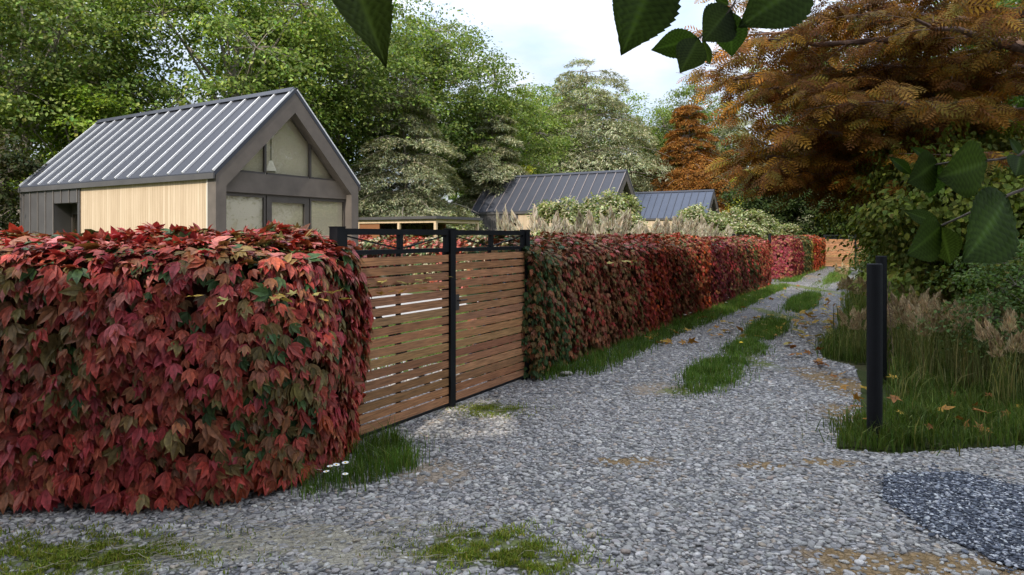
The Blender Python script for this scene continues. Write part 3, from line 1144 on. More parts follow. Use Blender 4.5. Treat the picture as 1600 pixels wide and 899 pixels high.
hedge('creeper_hedge', 'long hedge right of the gate turning from green to bright red orange leaves', [P(6.88, 3.74)] + [P(u, 3.90) for u in (7.6, 9, 12, 15.45)], 1, 1.52, 1.74, 0.9, 450, 0.06, 0.098,
      bands([(0, [GRN, OLV, GRN, BRN]), (8.1, [BRN, OLV, RED, BRN]), (8.9, [RED, BRN, BRN, OLV, BRN]), (10.3, [BRN, RED, OLV]), (11.3, [RED, ORG, RED]), (12.1, [ORG, BRN, RED]), (12.8, [BRN, OLV, RED, BRN]), (14.3, [RED, ORG, BRN])]), 102, group='creeper hedges along the lane')
hedge('creeper_hedge', 'dusky crimson and olive hedge stretch between the orange hedge and the dark post', [P(u, 3.97) for u in (15.5, 18, 21, 23.85)], 1, 1.50, 1.70, 0.9, 400, 0.065, 0.10,
      bands([(0, [CRIM, (0.2, 0.03, 0.045), BRN]), (18.2, [OLV, BRN, CRIM]), (20.0, [BRN, RED, OLV, GRN]), (22.0, [RED, BRN])]), 103, group='creeper hedges along the lane')
hedge('creeper_hedge', 'farthest hedge stretch with pink crimson yellow and orange bands next to the end gate', [P(u, 3.85) for u in (27.9, 31, 35, 40.0)], 1, 1.55, 1.75, 0.9, 300, 0.085, 0.12,
      bands([(0, [(0.22, 0.022, 0.035), BRN, (0.24, 0.03, 0.04)]), (31.0, [GRN, OLV]), (33.5, [(0.4, 0.28, 0.05), OLV]), (34.6, [ORG, RED, ORG]), (37.2, [BRN, ORG])]), 104, group='creeper hedges along the lane')


def col_garden(r, p, s, n):
    a = fnoise(p, 1.7, 9.0) + r.normal(0, 0.3, n)
    c = pick(r, n, [GRN, (0.22, 0.24, 0.08), (0.45, 0.40, 0.25)])
    c = np.where((a > 0.1)[:, None], pick(r, n, [RED, ORG, PNK, (0.4, 0.10, 0.06)]), c)
    return c


hedge('garden_hedge', 'sunlit mixed red and cream hedge across the garden seen through the gate', [P(16.6, v) for v in (5.2, 9, 13, 17.5)], -1, 1.45, 1.72, 0.9, 150, 0.09, 0.14, col_garden, 105)

# ------------------------------------------------------------------ gates


def make_gate(label):
    g = empty('driveway_gate', label, 'gate', (0, 0, 0), ROT)
    r = np.random.default_rng(200)
    TOP = 1.80
    for (x, w) in ((-1.535, 0.09), (0.0, 0.085), (1.535, 0.09)):
        mb = MB()
        mb.box((x - w / 2, -0.045, 0.0), (x + w / 2, 0.045, TOP + 0.004), 0)
        mb.box((x - w / 2 - 0.004, -0.049, TOP + 0.004), (x + w / 2 + 0.004, 0.049, TOP + 0.012), 0)
        mb.build('gate_post', M['black'], g)
    for sg in (-1, 1):
        x0, x1 = (-1.488, -0.046) if sg < 0 else (0.046, 1.488)
        xm = (x0 + x1) / 2
        f = MB()
        f.box((x0, -0.025, 1.745), (x1, 0.025, TOP - 0.003))
        f.box((x0, -0.025, 1.575), (x1, 0.025, 1.615))
        for xx in (x0, xm - 0.022, x1 - 0.04):
            f.box((xx, -0.023, 1.615), (xx + 0.042, 0.023, 1.745))
        for xx in (x0, xm - 0.02, x1 - 0.04):
            f.box((xx, 0.004, 0.03), (xx + 0.04, 0.034, 1.575))
        f.box((x0, -0.022, 0.03), (x1, 0.0, 0.052))
        fr = f.build('leaf_frame', M['black'], g)
        b = MB()
        nb = 17
        pitch = (1.565 - 0.06) / nb
        for i in range(nb):
            z = 0.06 + pitch * i
            tone = np.array((0.37, 0.180, 0.084)) * r.uniform(0.72, 1.22) * (1 + r.normal(0, 0.04, 3))
            b.box((x0 + 0.002, -0.022, z), (x1 - 0.002, -0.002, z + pitch * 0.80), 0, tone)
        b.build('board_panel', M['gateboard'], fr)
        hx = x0 - 0.02 if sg < 0 else x1 + 0.02
        for hz in (0.3, 1.45):
            hm = MB()
            hm.tube([(hx, -0.052, hz), (hx, -0.052, hz + 0.12)], 0.013, 8)
            hm.build('hinge', M['black'], fr)
        if sg > 0:
            lm = MB()
            lm.box((x0 + 0.004, -0.036, 0.98), (x0 + 0.07, -0.0225, 1.14))
            lk = lm.build('lock_plate', M['winframe'], fr)
            lm = MB()
            lm.tube([(x0 + 0.035, -0.036, 1.08), (x0 + 0.035, -0.075, 1.08), (x0 + 0.15, -0.075, 1.08)], 0.009, 8)
            lm.build('handle', M['winframe'], lk)
        d = MB()
        d.bar((x0 + 0.03, 0.05, 1.5) if sg < 0 else (x1 - 0.03, 0.05, 1.5), (x1 - 0.05, 0.05, 0.08) if sg < 0 else (x0 + 0.05, 0.05, 0.08), 0.03, 0.045)
        d.build('diagonal_brace', M['black'], fr)
        w = MB()
        w.bar((x0 + 0.045, 0, 1.735), (xm - 0.025, 0, 1.622), 0.012, 0.012)
        w.bar((xm + 0.025, 0, 1.622), (x1 - 0.045, 0, 1.735), 0.012, 0.012)
        w.build('truss_rod', M['black'], fr)
    return g


gate = make_gate('tall double gate of brown horizontal boards in a black frame beside the near hedge')
c = P(5.40, 3.96)
gate.location = (c[0], c[1], 0)
c = P(25.9, 5.3)
dup(gate, (c[0], c[1], 0), ROT, 'second double gate hidden edge on behind the dark post between far hedges')
c = P(40.35, 2.35)
far = dup(gate, (c[0], c[1], 0), ROT - math.pi / 2, 'far wooden double gate closing the end of the lane')
far['group'] = 'wooden gates'
c = P(40.35, 2.35 - 3.1)
far2 = dup(gate, (c[0], c[1], 0), ROT - math.pi / 2, 'wooden fence panel beside the far gate half hidden by the shrub')
c = P(23.98, 4.02)
mb = MB()
mb.tube([(0, 0, 0), (0, 0, 1.80)], 0.05, 10)
mb.tube([(0, 0, 1.80), (0, 0, 1.815)], 0.056, 10)
o = mb.build('hedge_post', M['black'])
o.location = (c[0], c[1], 0)
tag(o, 'slim dark post at the end of the crimson hedge stretch', 'post')


# ------------------------------------------------------------------ houses
def make_house(label):
    w, L, EV, RG = 4.55, 9.2, 3.14, 5.415
    h = empty('barn_house', label, 'house', (0, 0, 0), ROT)
    cx = w / 2
    sl = (RG - EV) / cx
    # gable frame ring
    outer = [(0, 0), (0, EV), (cx, RG), (w, EV), (w, 0)]
    inner = [(0.27, 0), (0.27, 2.90), (cx, 2.90 + (cx - 0.27) * sl), (w - 0.27, 2.90), (w - 0.27, 0)]
    mb = MB()
    V = [(x, y, z) for y in (0.0, 0.30) for x, z in outer + inner]
    F = []
    for i in range(4):
        F.append((i, i + 5, i + 6, i + 1))
        F.append((i + 10, i + 11, i + 16, i + 15))
        F.append((i, i + 1, i + 11, i + 10))
        F.append((i + 5, i + 15, i + 16, i + 6))
    mb.add(V, F)
    mb.build('gable_frame', M['render'], h)
    mb = MB()
    mb.box((0.24, 0.20, 2.78), (w - 0.24, 0.36, 3.27))
    mb.build('lintel_beam', M['render'], h)
    gy = 0.27

    def zin(x):
        return 2.90 + (min(x, w - x) - 0.27) * sl + 0.05

    # upper windows
    for xa, xb in ((0.62, 1.55), (1.61, 2.94), (3.0, 3.93)):
        fm = MB()
        e = 0.05
        fm.box((xa, gy - 0.02, 3.272), (xb, gy + 0.04, 3.272 + e))
        pts = [(xa, 3.30), (xb, 3.30), (xb, zin(xb))]
        if xa < cx < xb:
            pts.append((cx, zin(cx)))
        pts.append((xa, zin(xa)))
        if xb < 2.2:
            fm.box((xb - 0.03, gy - 0.03, 3.272 + e), (xb + 0.03, gy + 0.04, zin(xb)))
        if xa > 2.2:
            fm.box((xa - 0.03, gy - 0.03, 3.272 + e), (xa + 0.03, gy + 0.04, zin(xa)))
        if xa < cx < xb:
            fm.bar((xa + 0.03, gy + 0.01, zin(xa + 0.03) - 0.03), (cx, gy + 0.01, zin(cx) - 0.03), 0.05, 0.05)
            fm.bar((cx, gy + 0.01, zin(cx) - 0.03), (xb - 0.03, gy + 0.01, zin(xb - 0.03) - 0.03), 0.05, 0.05)
        f = fm.build('window', M['winframe'], h)
        pm = MB()
        pm.prism(pts, gy + 0.006, gy + 0.014)
        pm.build('pane', M['glass'], f)
    # lower glazing
    for xa, xb, door in ((0.27, 1.56, 0), (1.60, 2.95, 1), (2.99, 4.28, 0)):
        e = 0.15 if door else 0.05
        fm = MB()
        fm.box((xa, gy - 0.02, 0.12), (xa + e, gy + 0.05, 2.74))
        fm.box((xb - e, gy - 0.02, 0.12), (xb, gy + 0.05, 2.74))
        fm.box((xa + e, gy - 0.02, 2.74 - e), (xb - e, gy + 0.05, 2.74))
        fm.box((xa + e, gy - 0.02, 0.12), (xb - e, gy + 0.05, 0.12 + e))
        f = fm.build('glazed_door' if door else 'window', M['winframe'], h)
        pm = MB()
        pm.box((xa + e, gy + 0.006, 0.12 + e), (xb - e, gy + 0.014, 2.74 - e))
        pm.build('pane', M['glass'], f)
        if door:
            hm = MB()
            hm.tube([(xb - 0.075, gy - 0.02, 1.05), (xb - 0.075, gy - 0.07, 1.05), (xb - 0.2, gy - 0.07, 1.05)], 0.011, 8)
            hm.build('handle', M['black'], f)
    mb = MB()
    mb.box((0.27, 0.24, 0.0), (w - 0.27, 0.38, 0.118))
    mb.build('sill', M['winframe'], h)
    mb = MB()
    mb.box((0.27, 0.25, 2.742), (w - 0.27, 0.33, 2.778))
    mb.build('head_trim', M['winframe'], h)
    # interior
    mb = MB()
    mb.box((0.15, 0.42, 0.02), (w - 0.15, 3.0, 0.10))
    mb.box((0.15, 0.42, 2.86), (w - 0.15, 3.0, 3.02))
    mb.prism([(0.15, 3.03), (0.15, EV - 0.15), (cx, RG - 0.22), (w - 0.15, EV - 0.15), (w - 0.15, 3.03)], 0.365, 0.40)
    mb.box((0.28, 0.325, 0.125), (w - 0.28, 0.345, 2.74))
    mb.box((0.12, 0.41, 0.1), (0.20, 2.4, EV - 0.21))
    mb.box((w - 0.20, 0.41, 0.1), (w - 0.12, 2.4, EV - 0.21))
    mb.build('room_interior', M['cream'], h)
    mb = MB()
    n = 20
    a = np.arange(n) * 2 * math.pi / n
    lx, ly = 1.80, 0.345
    prof = [(0.17, 3.38), (0.165, 3.40), (0.05, 3.64), (0.02, 3.65)]
    V = [(lx + rr * math.cos(q), ly + 0.15 * rr * math.sin(q), z) for rr, z in prof for q in a]
    F = [(i * n + j, i * n + (j + 1) % n, (i + 1) * n + (j + 1) % n, (i + 1) * n + j) for i in range(3) for j in range(n)]
    mb.add(V, F)
    lp = mb.build('lamp_shade', M['shade'], h, True)
    mb = MB()
    mb.tube([(lx, ly, 3.65), (lx, ly, 4.3)], 0.008, 6)
    mb.build('cord', M['black'], lp)
    # timber wall
    mb = MB()
    mb.box((0.02, 0.302, 0.12), (0.12, 5.94, EV - 0.02))
    mb.build('timber_wall', M['wood'], h)
    mb = MB()
    mb.box((-0.004, 0.304, 0.12), (0.018, 0.335, EV - 0.03))
    mb.build('corner_trim', M['trim'], h)
    mb = MB()
    mb.box((-0.004, 5.915, 0.12), (0.018, 5.939, EV - 0.03))
    mb.build('corner_trim', M['winframe'], h)
    # dark clad wall with window recess
    mb = MB()
    mb.box((-0.01, 5.942, 0.1), (0.12, 6.03, EV - 0.02))
    mb.box((-0.01, 7.32, 0.1), (0.12, L, EV - 0.02))
    mb.box((-0.01, 6.03, 2.66), (0.12, 7.32, EV - 0.02))
    mb.box((0.12, 5.97, 0.1), (0.62, 6.03, 2.72))
    mb.box((0.12, 7.32, 0.1), (0.62, 7.38, 2.72))
    mb.box((0.12, 6.03, 2.66), (0.62, 7.32, 2.72))
    mb.box((-0.015, L, 0.1), (w + 0.015, L + 0.1, EV - 0.02))
    mb.prism([(0.0, EV - 0.02), (w, EV - 0.02), (cx, RG - 0.05)], L, L + 0.1)
    mb.box((w - 0.12, 0.302, 0.1), (w - 0.003, L, EV - 0.02))
    for y in (6.02, 6.46, 6.9):
        mb.box((-0.035, y - 0.012, 2.66), (-0.01, y + 0.012, EV - 0.03), 1)
    for y in (7.33, 7.78, 8.23, 8.68, 9.10, 9.28):
        mb.box((-0.035, y - 0.014, 0.1), (-0.01, y + 0.014, EV - 0.03), 1)
    mb.build('clad_wall', [M['clad'], M['cladrib']], h)
    fm = MB()
    fm.box((0.45, 6.03, 0.1), (0.52, 6.08, 2.66))
    fm.box((0.45, 7.27, 0.1), (0.52, 7.32, 2.66))
    fm.box((0.45, 6.08, 2.36), (0.52, 7.27, 2.66))
    f = fm.build('window', M['winframe'], h)
    pm = MB()
    pm.box((0.48, 6.08, 0.1), (0.49, 7.27, 2.36))
    pm.build('pane', M['glass'], f)
    mb = MB()
    mb.box((0.66, 5.98, 0.1), (0.70, 7.4, 2.7))
    mb.build('curtain', M['cream'], h)
    # roof
    mb = MB()
    th = 0.085
    n2 = 1 / math.sqrt(1 + sl * sl)
    for sg in (1, -1):
        def X(x):
            return x if sg > 0 else w - x
        e0 = (-0.06, EV - 0.06 * sl)
        poly = [(X(e0[0]), e0[1] + 0.003), (X(cx), RG + 0.003), (X(cx), RG + th / n2), (X(e0[0]), e0[1] + th / n2)]
        mb.prism(poly if sg > 0 else poly[::-1], -0.012, L + 0.112)
        # seams
        ns = 16
        up = np.array([-sl * n2 * (1 if sg > 0 else -1), 0, n2])
        for i in range(ns + 1):
            y = 0.012 + (L + 0.06) * i / ns
            p = np.array([X(e0[0] + 0.01), y, e0[1] + 0.01 + th / n2]) + up * 0.02
            q = np.array([X(cx - 0.05), y, RG - 0.05 * sl + th / n2]) + up * 0.02
            mb.bar(p, q, 0.036, 0.045, up, 1)
    rf = mb.build('roof', [M['roof'], M['seam']], h)
    mb = MB()
    for sg in (1, -1):
        up = np.array([-sl * n2 * sg, 0, n2])
        p0 = np.array([cx - sg * 0.08, -0.016, RG + th / n2 - 0.08 * sl]) + up * 0.048
        p1 = np.array([cx - sg * 0.08, L + 0.116, RG + th / n2 - 0.08 * sl]) + up * 0.048
        mb.bar(p0, p1, 0.19, 0.012, up)
    mb.build('ridge_cap', M['roof'], rf)
    mb = MB()
    for x in (-0.075, w + 0.045):
        mb.box((x - 0.005, -0.02, EV - 0.10), (x + 0.035, L + 0.115, EV + 0.03))
    mb.build('gutter', M['clad'], rf)
    mb = MB()
    mb.box((0.03, 0.31, -0.05), (w - 0.03, L - 0.02, 0.09))
    mb.build('foundation', M['concrete'], h)
    return h


house = make_house('nearest barn house with grey standing seam roof, pale timber side and glazed gable')
c = P(9.42, 13.48)
house.location = (c[0], c[1], 0)
c = P(33.65, 13.78)
h2 = dup(house, (c[0], c[1], 0), ROT, 'second dark roofed barn house behind the plume grasses and cream shrubs')
c = P(52.6, 13.5)
h3 = dup(house, (c[0], c[1], 0), ROT, 'farthest barn house with sky tinted roof showing right of the second house')
for o in (house, h2, h3):
    o['group'] = 'barn houses along the lane'
for o in h2.children:
    if o.name.startswith('roof'):
        o.material_slots[1].link = 'OBJECT'
        o.material_slots[1].material = simple('dull_roof_seam', (0.20, 0.17, 0.16), 0.5, 0.4, 0.1)  # beige copy of the ribs with less sun glint put into the colour
for o in h3.children:
    if o.name.startswith('roof'):
        o.material_slots[0].link = 'OBJECT'
        o.material_slots[0].material = simple('blue_roof_metal', (0.042, 0.052, 0.078), 0.4, 0.5, 0.1, 1.6)  # blue tint in the colour stands for sky reflected on the shaded roof
        o.material_slots[1].link = 'OBJECT'
        o.material_slots[1].material = M['roof']  # ribs on the shaded roof take dark metal, without the painted glint

# pavilion
c = P(22.2, 17.0)
pv = empty('garden_pavilion', 'flat roofed timber garden pavilion with brown walls behind the gate', 'pavilion', (c[0], c[1], 0), ROT)
mb = MB()
mb.box((-0.12, -0.12, 2.46), (3.4, 4.6, 2.58))
mb.build('roof', M['clad'], pv)
mb = MB()
for x in (0.0, 3.15):
    mb.box((x, 0.0, 2.30), (x + 0.12, 4.5, 2.457))
for y in (0.0, 4.38):
    mb.box((0.122, y, 2.302), (3.148, y + 0.12, 2.456))
mb.build('beam', M['pavwood'], pv)
for x, y in ((0, 0), (3.15, 0), (0, 2.0), (0, 4.38), (3.15, 4.38)):
    mb = MB()
    mb.box((x + 0.002, y + 0.002, 0), (x + 0.118, y + 0.118, 2.298))
    mb.build('post', M['pavwood'], pv)
mb = MB()
mb.box((3.2, 1.9, 0), (3.26, 4.37, 2.296))
mb.box((0.14, 4.42, 0), (3.14, 4.48, 2.296))
mb.box((0.05, 3.2, 0), (0.09, 4.37, 2.296))
mb.build('wall', M['pavwall'], pv)

# ------------------------------------------------------------------ black posts
def black_post(px, Y, h, label, seed):
    x = (px - 800) / FPX * Y
    e = empty('bollard_post', label, 'post', (x, Y, 0), 0, 'black round posts beside the lane')
    mb = MB()
    n = 24
    rr = 0.060
    prof = [(rr, 0), (rr, h - 0.006), (rr - 0.005, h), (0.0005, h + 0.001)]
    a = np.arange(n) * 2 * math.pi / n
    V = [(q * math.cos(b), q * math.sin(b), z) for q, z in prof for b in a]
    F = [(i * n + j, i * n + (j + 1) % n, (i + 1) * n + (j + 1) % n, (i + 1) * n + j) for i in range(3) for j in range(n)]
    mb.add(V, F)
    o = mb.build('shaft', M['post'], e, False)
    mb = MB()
    V = [(q * math.cos(b), q * math.sin(b), z) for q, z in ((rr + 0.012, 0), (rr + 0.012, 0.03), (rr + 0.001, 0.036)) for b in a]
    mb.add(V, [(i * n + j, i * n + (j + 1) % n, (i + 1) * n + (j + 1) % n, (i + 1) * n + j) for i in range(2) for j in range(n)])
    mb.build('base_collar', M['post'], e)
    return e


black_post(1366.5, 5.6, 1.50, 'front black round post standing in the grass at the lane corner', 1)
bp = black_post(1377, 7.8, 1.50, 'second black post behind the front one with a dry tendril on it', 2)
r = np.random.default_rng(77)
mb = MB()
pts = [(0.068, -0.03 + 0.02 * math.sin(6 * z), z) for z in np.linspace(0.05, 1.2, 30)]
pts = [(x + 0.025 * math.sin(11 * z), y + 0.02 * math.cos(9 * z), z) for x, y, z in pts]
mb.tube(pts, 0.004, 4)
for z in np.linspace(0.25, 1.15, 11):
    b = np.array([0.075, -0.03, z])
    q = [b + np.array([0.05 * s * r.uniform(0.3, 1.2), -0.02 * s, 0.05 * math.sin(4 * s)]) for s in np.linspace(0, 1, 6)]
    mb.tube(q, 0.003, 4)
mb.build('tendril', M['bark_red'], bp)

# ------------------------------------------------------------------ trees


def bez(a, b, c, n=8):
    t = np.linspace(0, 1, n)[:, None]
    return (1 - t) ** 2 * a + 2 * t * (1 - t) * b + t ** 2 * c


def broad_tree(name, label, loc, H, Rc, zb, cols, seed, ncl=170, nleaf=110, ls=0.15, nlobe=11, bark='bark_pale', flat=0.45, cr=0.2, template=None, cat='tree', group=None, tr=0.02, w=None, droop=0.0):
    r = np.random.default_rng(seed)
    template = template or T_DIAM
    e = empty(name, label, cat, (loc[0], loc[1], 0), r.uniform(0, 6.28), group)
    zm, az = (zb + H) / 2, (H - zb) / 2
    tb = MB()
    top = np.array([r.normal(0, 0.05) * Rc, r.normal(0, 0.05) * Rc, zb + (H - zb) * 0.72])
    tp = bez(np.array([0, 0, -0.1]), np.array([r.normal(0, 0.03) * H, r.normal(0, 0.03) * H, H * 0.35]), top, 12)
    r0 = H * tr
    tb.tube(tp, np.linspace(r0, r0 * 0.22, 12), 8)
    tb.tube([(0, 0, -0.1), (0, 0, 0.0), (0, 0, 0.35)], [r0 * 1.7, r0 * 1.5, r0 * 0.95], 8)
    lobes = []
    for i in range(nlobe):
        u = (i + 0.5) / nlobe
        ct = 1 - 2 * u
        ct = 0.95 * ct + 0.05
        st = math.sqrt(max(0, 1 - ct * ct))
        ph = i * 2.39996 + r.normal(0, 0.3)
        f = r.uniform(0.56, 0.80)
        lobes.append(np.array([st * math.cos(ph) * Rc * f, st * math.sin(ph) * Rc * f, zm + ct * az * f]))
    lobes = np.array(lobes)
    lr = Rc * r.uniform(0.27, 0.43, nlobe)
    for i, l in enumerate(lobes):
        s = np.clip((l[2] - zb) / (H - zb) * 0.7 + 0.05, 0.1, 0.9)
        k = min(11, int(s * 11) + 1)
        st = tp[k]
        mid = (st + l) / 2 + np.array([0, 0, 0.12 * Rc])
        tb.tube(bez(st, mid, l, 8), np.linspace(r0 * 0.30, r0 * 0.08, 8), 6, cap=False)
    P0, N0, T0, S0 = [], [], [], []
    for c in range(ncl):
        i = r.integers(0, nlobe)
        d = nrm(r.normal(0, 1, 3))
        rad = r.uniform(0.35, 1.0) ** 0.45
        pc = lobes[i] + d * lr[i] * rad * np.array([1, 1, 0.8])
        mid = (lobes[i] + pc) / 2 + np.array([0, 0, 0.1 * lr[i]])
        tb.tube(bez(lobes[i], mid, pc, 5), np.linspace(r0 * 0.07, r0 * 0.015, 5), 4, cap=False)
        R1 = cr * Rc * r.uniform(0.6, 1.25)
        m = int(nleaf * r.uniform(0.6, 1.3))
        q = r.normal(0, 0.5, (m, 3)) * np.array([R1, R1, R1 * flat])
        q[:, 2] -= 0.35 * (q[:, 0] ** 2 + q[:, 1] ** 2) / R1
        P0.append(pc + q)
        outw = nrm(np.array([pc[0], pc[1], (pc[2] - zm) * 0.8 + 0.4 * az]))
        N0.append(nrm(outw * 0.55 + np.array([0, 0, 0.75]) + r.normal(0, 0.42, (m, 3))))
        az_ = np.stack([q[:, 0], q[:, 1], np.zeros(m)], 1) / R1 + r.normal(0, 0.6, (m, 3)) + np.array([0, 0, -0.35 - droop])
        T0.append(az_)
        S0.append(ls * r.uniform(0.65, 1.25, m))
    pos, nn, tt, ss = np.concatenate(P0), np.concatenate(N0), np.concatenate(T0), np.concatenate(S0)
    if droop > 0:
        nn = nrm(nn + nrm(np.stack([pos[:, 0], pos[:, 1], 0 * pos[:, 0]], 1)) * droop)
    tb.build('trunk', M[bark], e, True)
    cb = MB()
    cb.scatter(template, pos, frames(tt, nn), ss, pick(r, len(pos), cols, w, 0.2))
    cb.build('crown', M['leaf'], e)
    return e


def conifer(name, label, loc, H, Rb, cols, seed, nl=15, per=7, zb=0.8, bark='bark_pale', dens=1.0, nls=0.20, group=None, power=0.8, plate=0.45, cat='tree', jit=0.25):
    r = np.random.default_rng(seed)
    e = empty(name, label, cat, (loc[0], loc[1], 0), r.uniform(0, 6.28), group)
    tb = MB()
    r0 = H * 0.018
    tp = np.array([(0.05 * math.sin(z), 0.05 * math.cos(1.3 * z), z) for z in np.linspace(-0.1, H * 0.97, 14)])
    tb.tube(tp, np.linspace(r0, 0.012, 14), 8)
    P0, N0, T0 = [], [], []
    for i in range(nl):
        f = i / (nl - 1)
        z = zb + (H - zb) * (f ** 0.92) * 0.97
        Lm = Rb * max(0.05, (1 - f)) ** power + 0.17 * Rb
        k = max(3, int(per * (1 - 0.45 * f)))
        for j in range(k):
            a = j * 2 * math.pi / k + i * 1.1 + r.normal(0, 0.25)
            Lb = Lm * r.uniform(1 - jit * 1.6, 1 + jit)
            d = np.array([math.cos(a), math.sin(a), 0])
            s0 = np.array([0, 0, z + r.normal(0, 0.25 * (H / nl))])
            mid = s0 + d * Lb * 0.55 + np.array([0, 0, Lb * 0.16])
            end = s0 + d * Lb + np.array([0, 0, -Lb * 0.10])
            cv = bez(s0, mid, end, 7)
            tb.tube(cv, np.linspace(r0 * 0.30 * (1 - 0.6 * f) + 0.006, 0.005, 7), 5, cap=False)
            m = int(150 * dens * (Lb / max(Rb, 0.1)) ** 1.3 + 24)
            t = r.uniform(0.22, 1.0, m) ** 0.75
            side = np.array([-d[1], d[0], 0])
            wv = plate * Lb * np.sin(np.pi * np.clip(0.12 + 0.8 * (1 - t) + 0.05, 0, 1)) * 0.75 + 0.08 * Lb
            lat = r.uniform(-1, 1, m)
            b = (1 - t)[:, None] ** 2 * s0 + (2 * t * (1 - t))[:, None] * mid + (t ** 2)[:, None] * end
            p = b + side * (lat * wv)[:, None]
            p[:, 2] += -0.30 * np.abs(lat) * wv - 0.12 * t ** 3 * Lb + r.normal(0, 0.012 * Lb + 0.02, m)
            P0.append(p)
            T0.append(d * 0.7 + side * (lat * 0.9)[:, None] + np.array([0, 0, -0.25]) + r.normal(0, 0.25, (m, 3)))
            N0.append(np.array([0, 0, 1.0]) + d * 0.25 + r.normal(0, 0.25, (m, 3)))
    P0, N0, T0 = np.concatenate(P0), np.concatenate(N0), np.concatenate(T0)
    # each place carries three needle sprays
    rp = 7
    pos = np.repeat(P0, rp, 0) + r.normal(0, 0.075, (len(P0) * rp, 3)) * np.array([1, 1, 0.5]) * nls / 0.2
    tt = np.repeat(T0, rp, 0) + r.normal(0, 0.6, (len(P0) * rp, 3)) * np.array([1, 1, 0.5])
    nn = np.repeat(N0, rp, 0)
    tb.build('trunk', M[bark], e, True)
    cb = MB()
    cb.scatter(T_NEEDLE, pos, frames(tt, nn), nls * r.uniform(0.6, 1.2, len(pos)), pick(r, len(pos), cols, None, 0.18))
    cb.build('crown', M['needle'], e)
    return e


G1 = [(0.155, 0.215, 0.042), (0.20, 0.265, 0.055), (0.10, 0.16, 0.034), (0.27, 0.32, 0.085)]
G2 = [(0.17, 0.215, 0.05), (0.22, 0.26, 0.07), (0.11, 0.165, 0.04)]
YG = [(0.21, 0.28, 0.035), (0.26, 0.33, 0.05), (0.14, 0.21, 0.03)]
LIME = [(0.30, 0.30, 0.03), (0.24, 0.26, 0.03), (0.36, 0.33, 0.05)]
DK = [(0.030, 0.045, 0.014), (0.045, 0.055, 0.018), (0.055, 0.05, 0.018)]
CED = [(0.25, 0.27, 0.155), (0.33, 0.335, 0.20), (0.42, 0.41, 0.27), (0.15, 0.185, 0.095)]
ORC = [(0.30, 0.13, 0.025), (0.24, 0.095, 0.02), (0.36, 0.18, 0.04), (0.17, 0.075, 0.02)]
GRPT = 'tall broadleaf trees behind the houses'
tA = broad_tree('broadleaf_tree', 'huge green tree whose crown rises above the nearest house roof', (-13.6, 31), 16.5, 6.3, 3.2, G1, 301, 420, 120, 0.19, 17, flat=0.26, cr=0.19, group=GRPT)
tB = broad_tree('broadleaf_tree', 'tall domed green tree with pale bare limbs between the near house and the sky', (-6.2, 45.0), 17.2, 7.2, 4.6, [tuple(q * 0.78 for q in c) for c in G1], 302, 460, 120, 0.21, 18, flat=0.26, cr=0.19, group=GRPT)
tC = broad_tree('broadleaf_tree', 'green tree at the far left edge standing over the dark corner of the near house', (-19.4, 26), 14.0, 5.2, 4.6, G2, 303, 320, 115, 0.18, 14, flat=0.26, cr=0.2, group=GRPT)
dup(tB, (-10.0, 37, 0), 2.2, 'green tree crown filling the gap between the two biggest green trees', GRPT, 0.95)
dup(tC, (-1.9, 51, 0), 4.0, 'lower green tree sloping down to the sky gap behind the cedars', GRPT, (1.05, 1.05, 0.97))
dup(tC, (-24, 31, 0), 1.0, 'green tree partly outside the left edge of the view', GRPT, (1.15, 1.15, 1.05))
dup(tA, (6.5, 80, 0), 0.5, 'pale green tree showing round the outline of the tall grey cedar', GRPT, (1.45, 1.45, 1.36))
dup(tB, (0.2, 66, 0), 5.1, 'distant green tree filling the dip left of the tall grey cedar', GRPT, (1.1, 1.1, 0.92))
dup(tC, (14.2, 78, 0), 3.1, 'distant green tree low between the grey cedar and the orange tree', GRPT, (1.15, 1.15, 1.15))
dup(tB, (20.0, 72, 0), 1.9, 'distant green tree rising just behind the small orange tree', GRPT, (0.95, 0.95, 1.06))
dup(tA, (30.5, 66, 0), 3.3, 'tall green tree peeping out left above the big orange branches', GRPT, (1.0, 1.0, 1.45))
broad_tree('maple_tree', 'bright yellow green layered maple directly behind the near house roof', (-16.9, 25.6), 8.6, 3.0, 1.8, YG, 310, 170, 120, 0.15, 12, flat=0.22, cr=0.26)
broad_tree('dark_shrub', 'dark shaded evergreen shrub left of the near house corner', (-16.6, 20.4), 5.2, 2.2, 0.3, DK, 311, 110, 110, 0.13, 10, 'bark', cat='shrub')
broad_tree('dark_shrub', 'brownish dark shrub at the left picture edge beside the near house', (-19.0, 21.2), 6.5, 2.6, 0.3, [(0.07, 0.06, 0.02), (0.05, 0.055, 0.018)], 312, 120, 110, 0.14, 10, 'bark', cat='shrub')
GC_ = 'grey green cedars beyond the garden'
conifer('cedar_tree', 'pale grey green layered cedar right beside the near house gable', (-5.7, 35), 9.6, 3.9, CED, 321, 13, 8, dens=1.5, power=0.62, nls=0.22, group=GC_)
conifer('cedar_tree', 'slimmer grey cedar between the pavilion and the second house', (-1.3, 43.5), 9.8, 3.5, CED, 322, 12, 8, dens=1.5, power=0.62, nls=0.25, group=GC_)
c3 = conifer('cedar_tree', 'tallest grey cedar standing against the sky behind the second house', (7.4, 66), 18.8, 9.6, CED, 323, 15, 9, nls=0.36, group=GC_, power=0.62, dens=1.25)
dup(c3, (22.5, 66, 0), 1.4, 'dark grey green conifer right of the small orange tree', GC_, (0.5, 0.5, 0.76))
dup(c3, (27.5, 60, 0), 3.4, 'dark conifer behind the outer tips of the big orange branches', GC_, (0.58, 0.58, 0.74))
conifer('orange_conifer', 'small cone shaped orange brown tree behind the farthest house', (16.9, 63), 14.4, 5.6, ORC, 331, 17, 11, zb=1.5, nls=0.27, dens=1.3, power=0.92, jit=0.15)
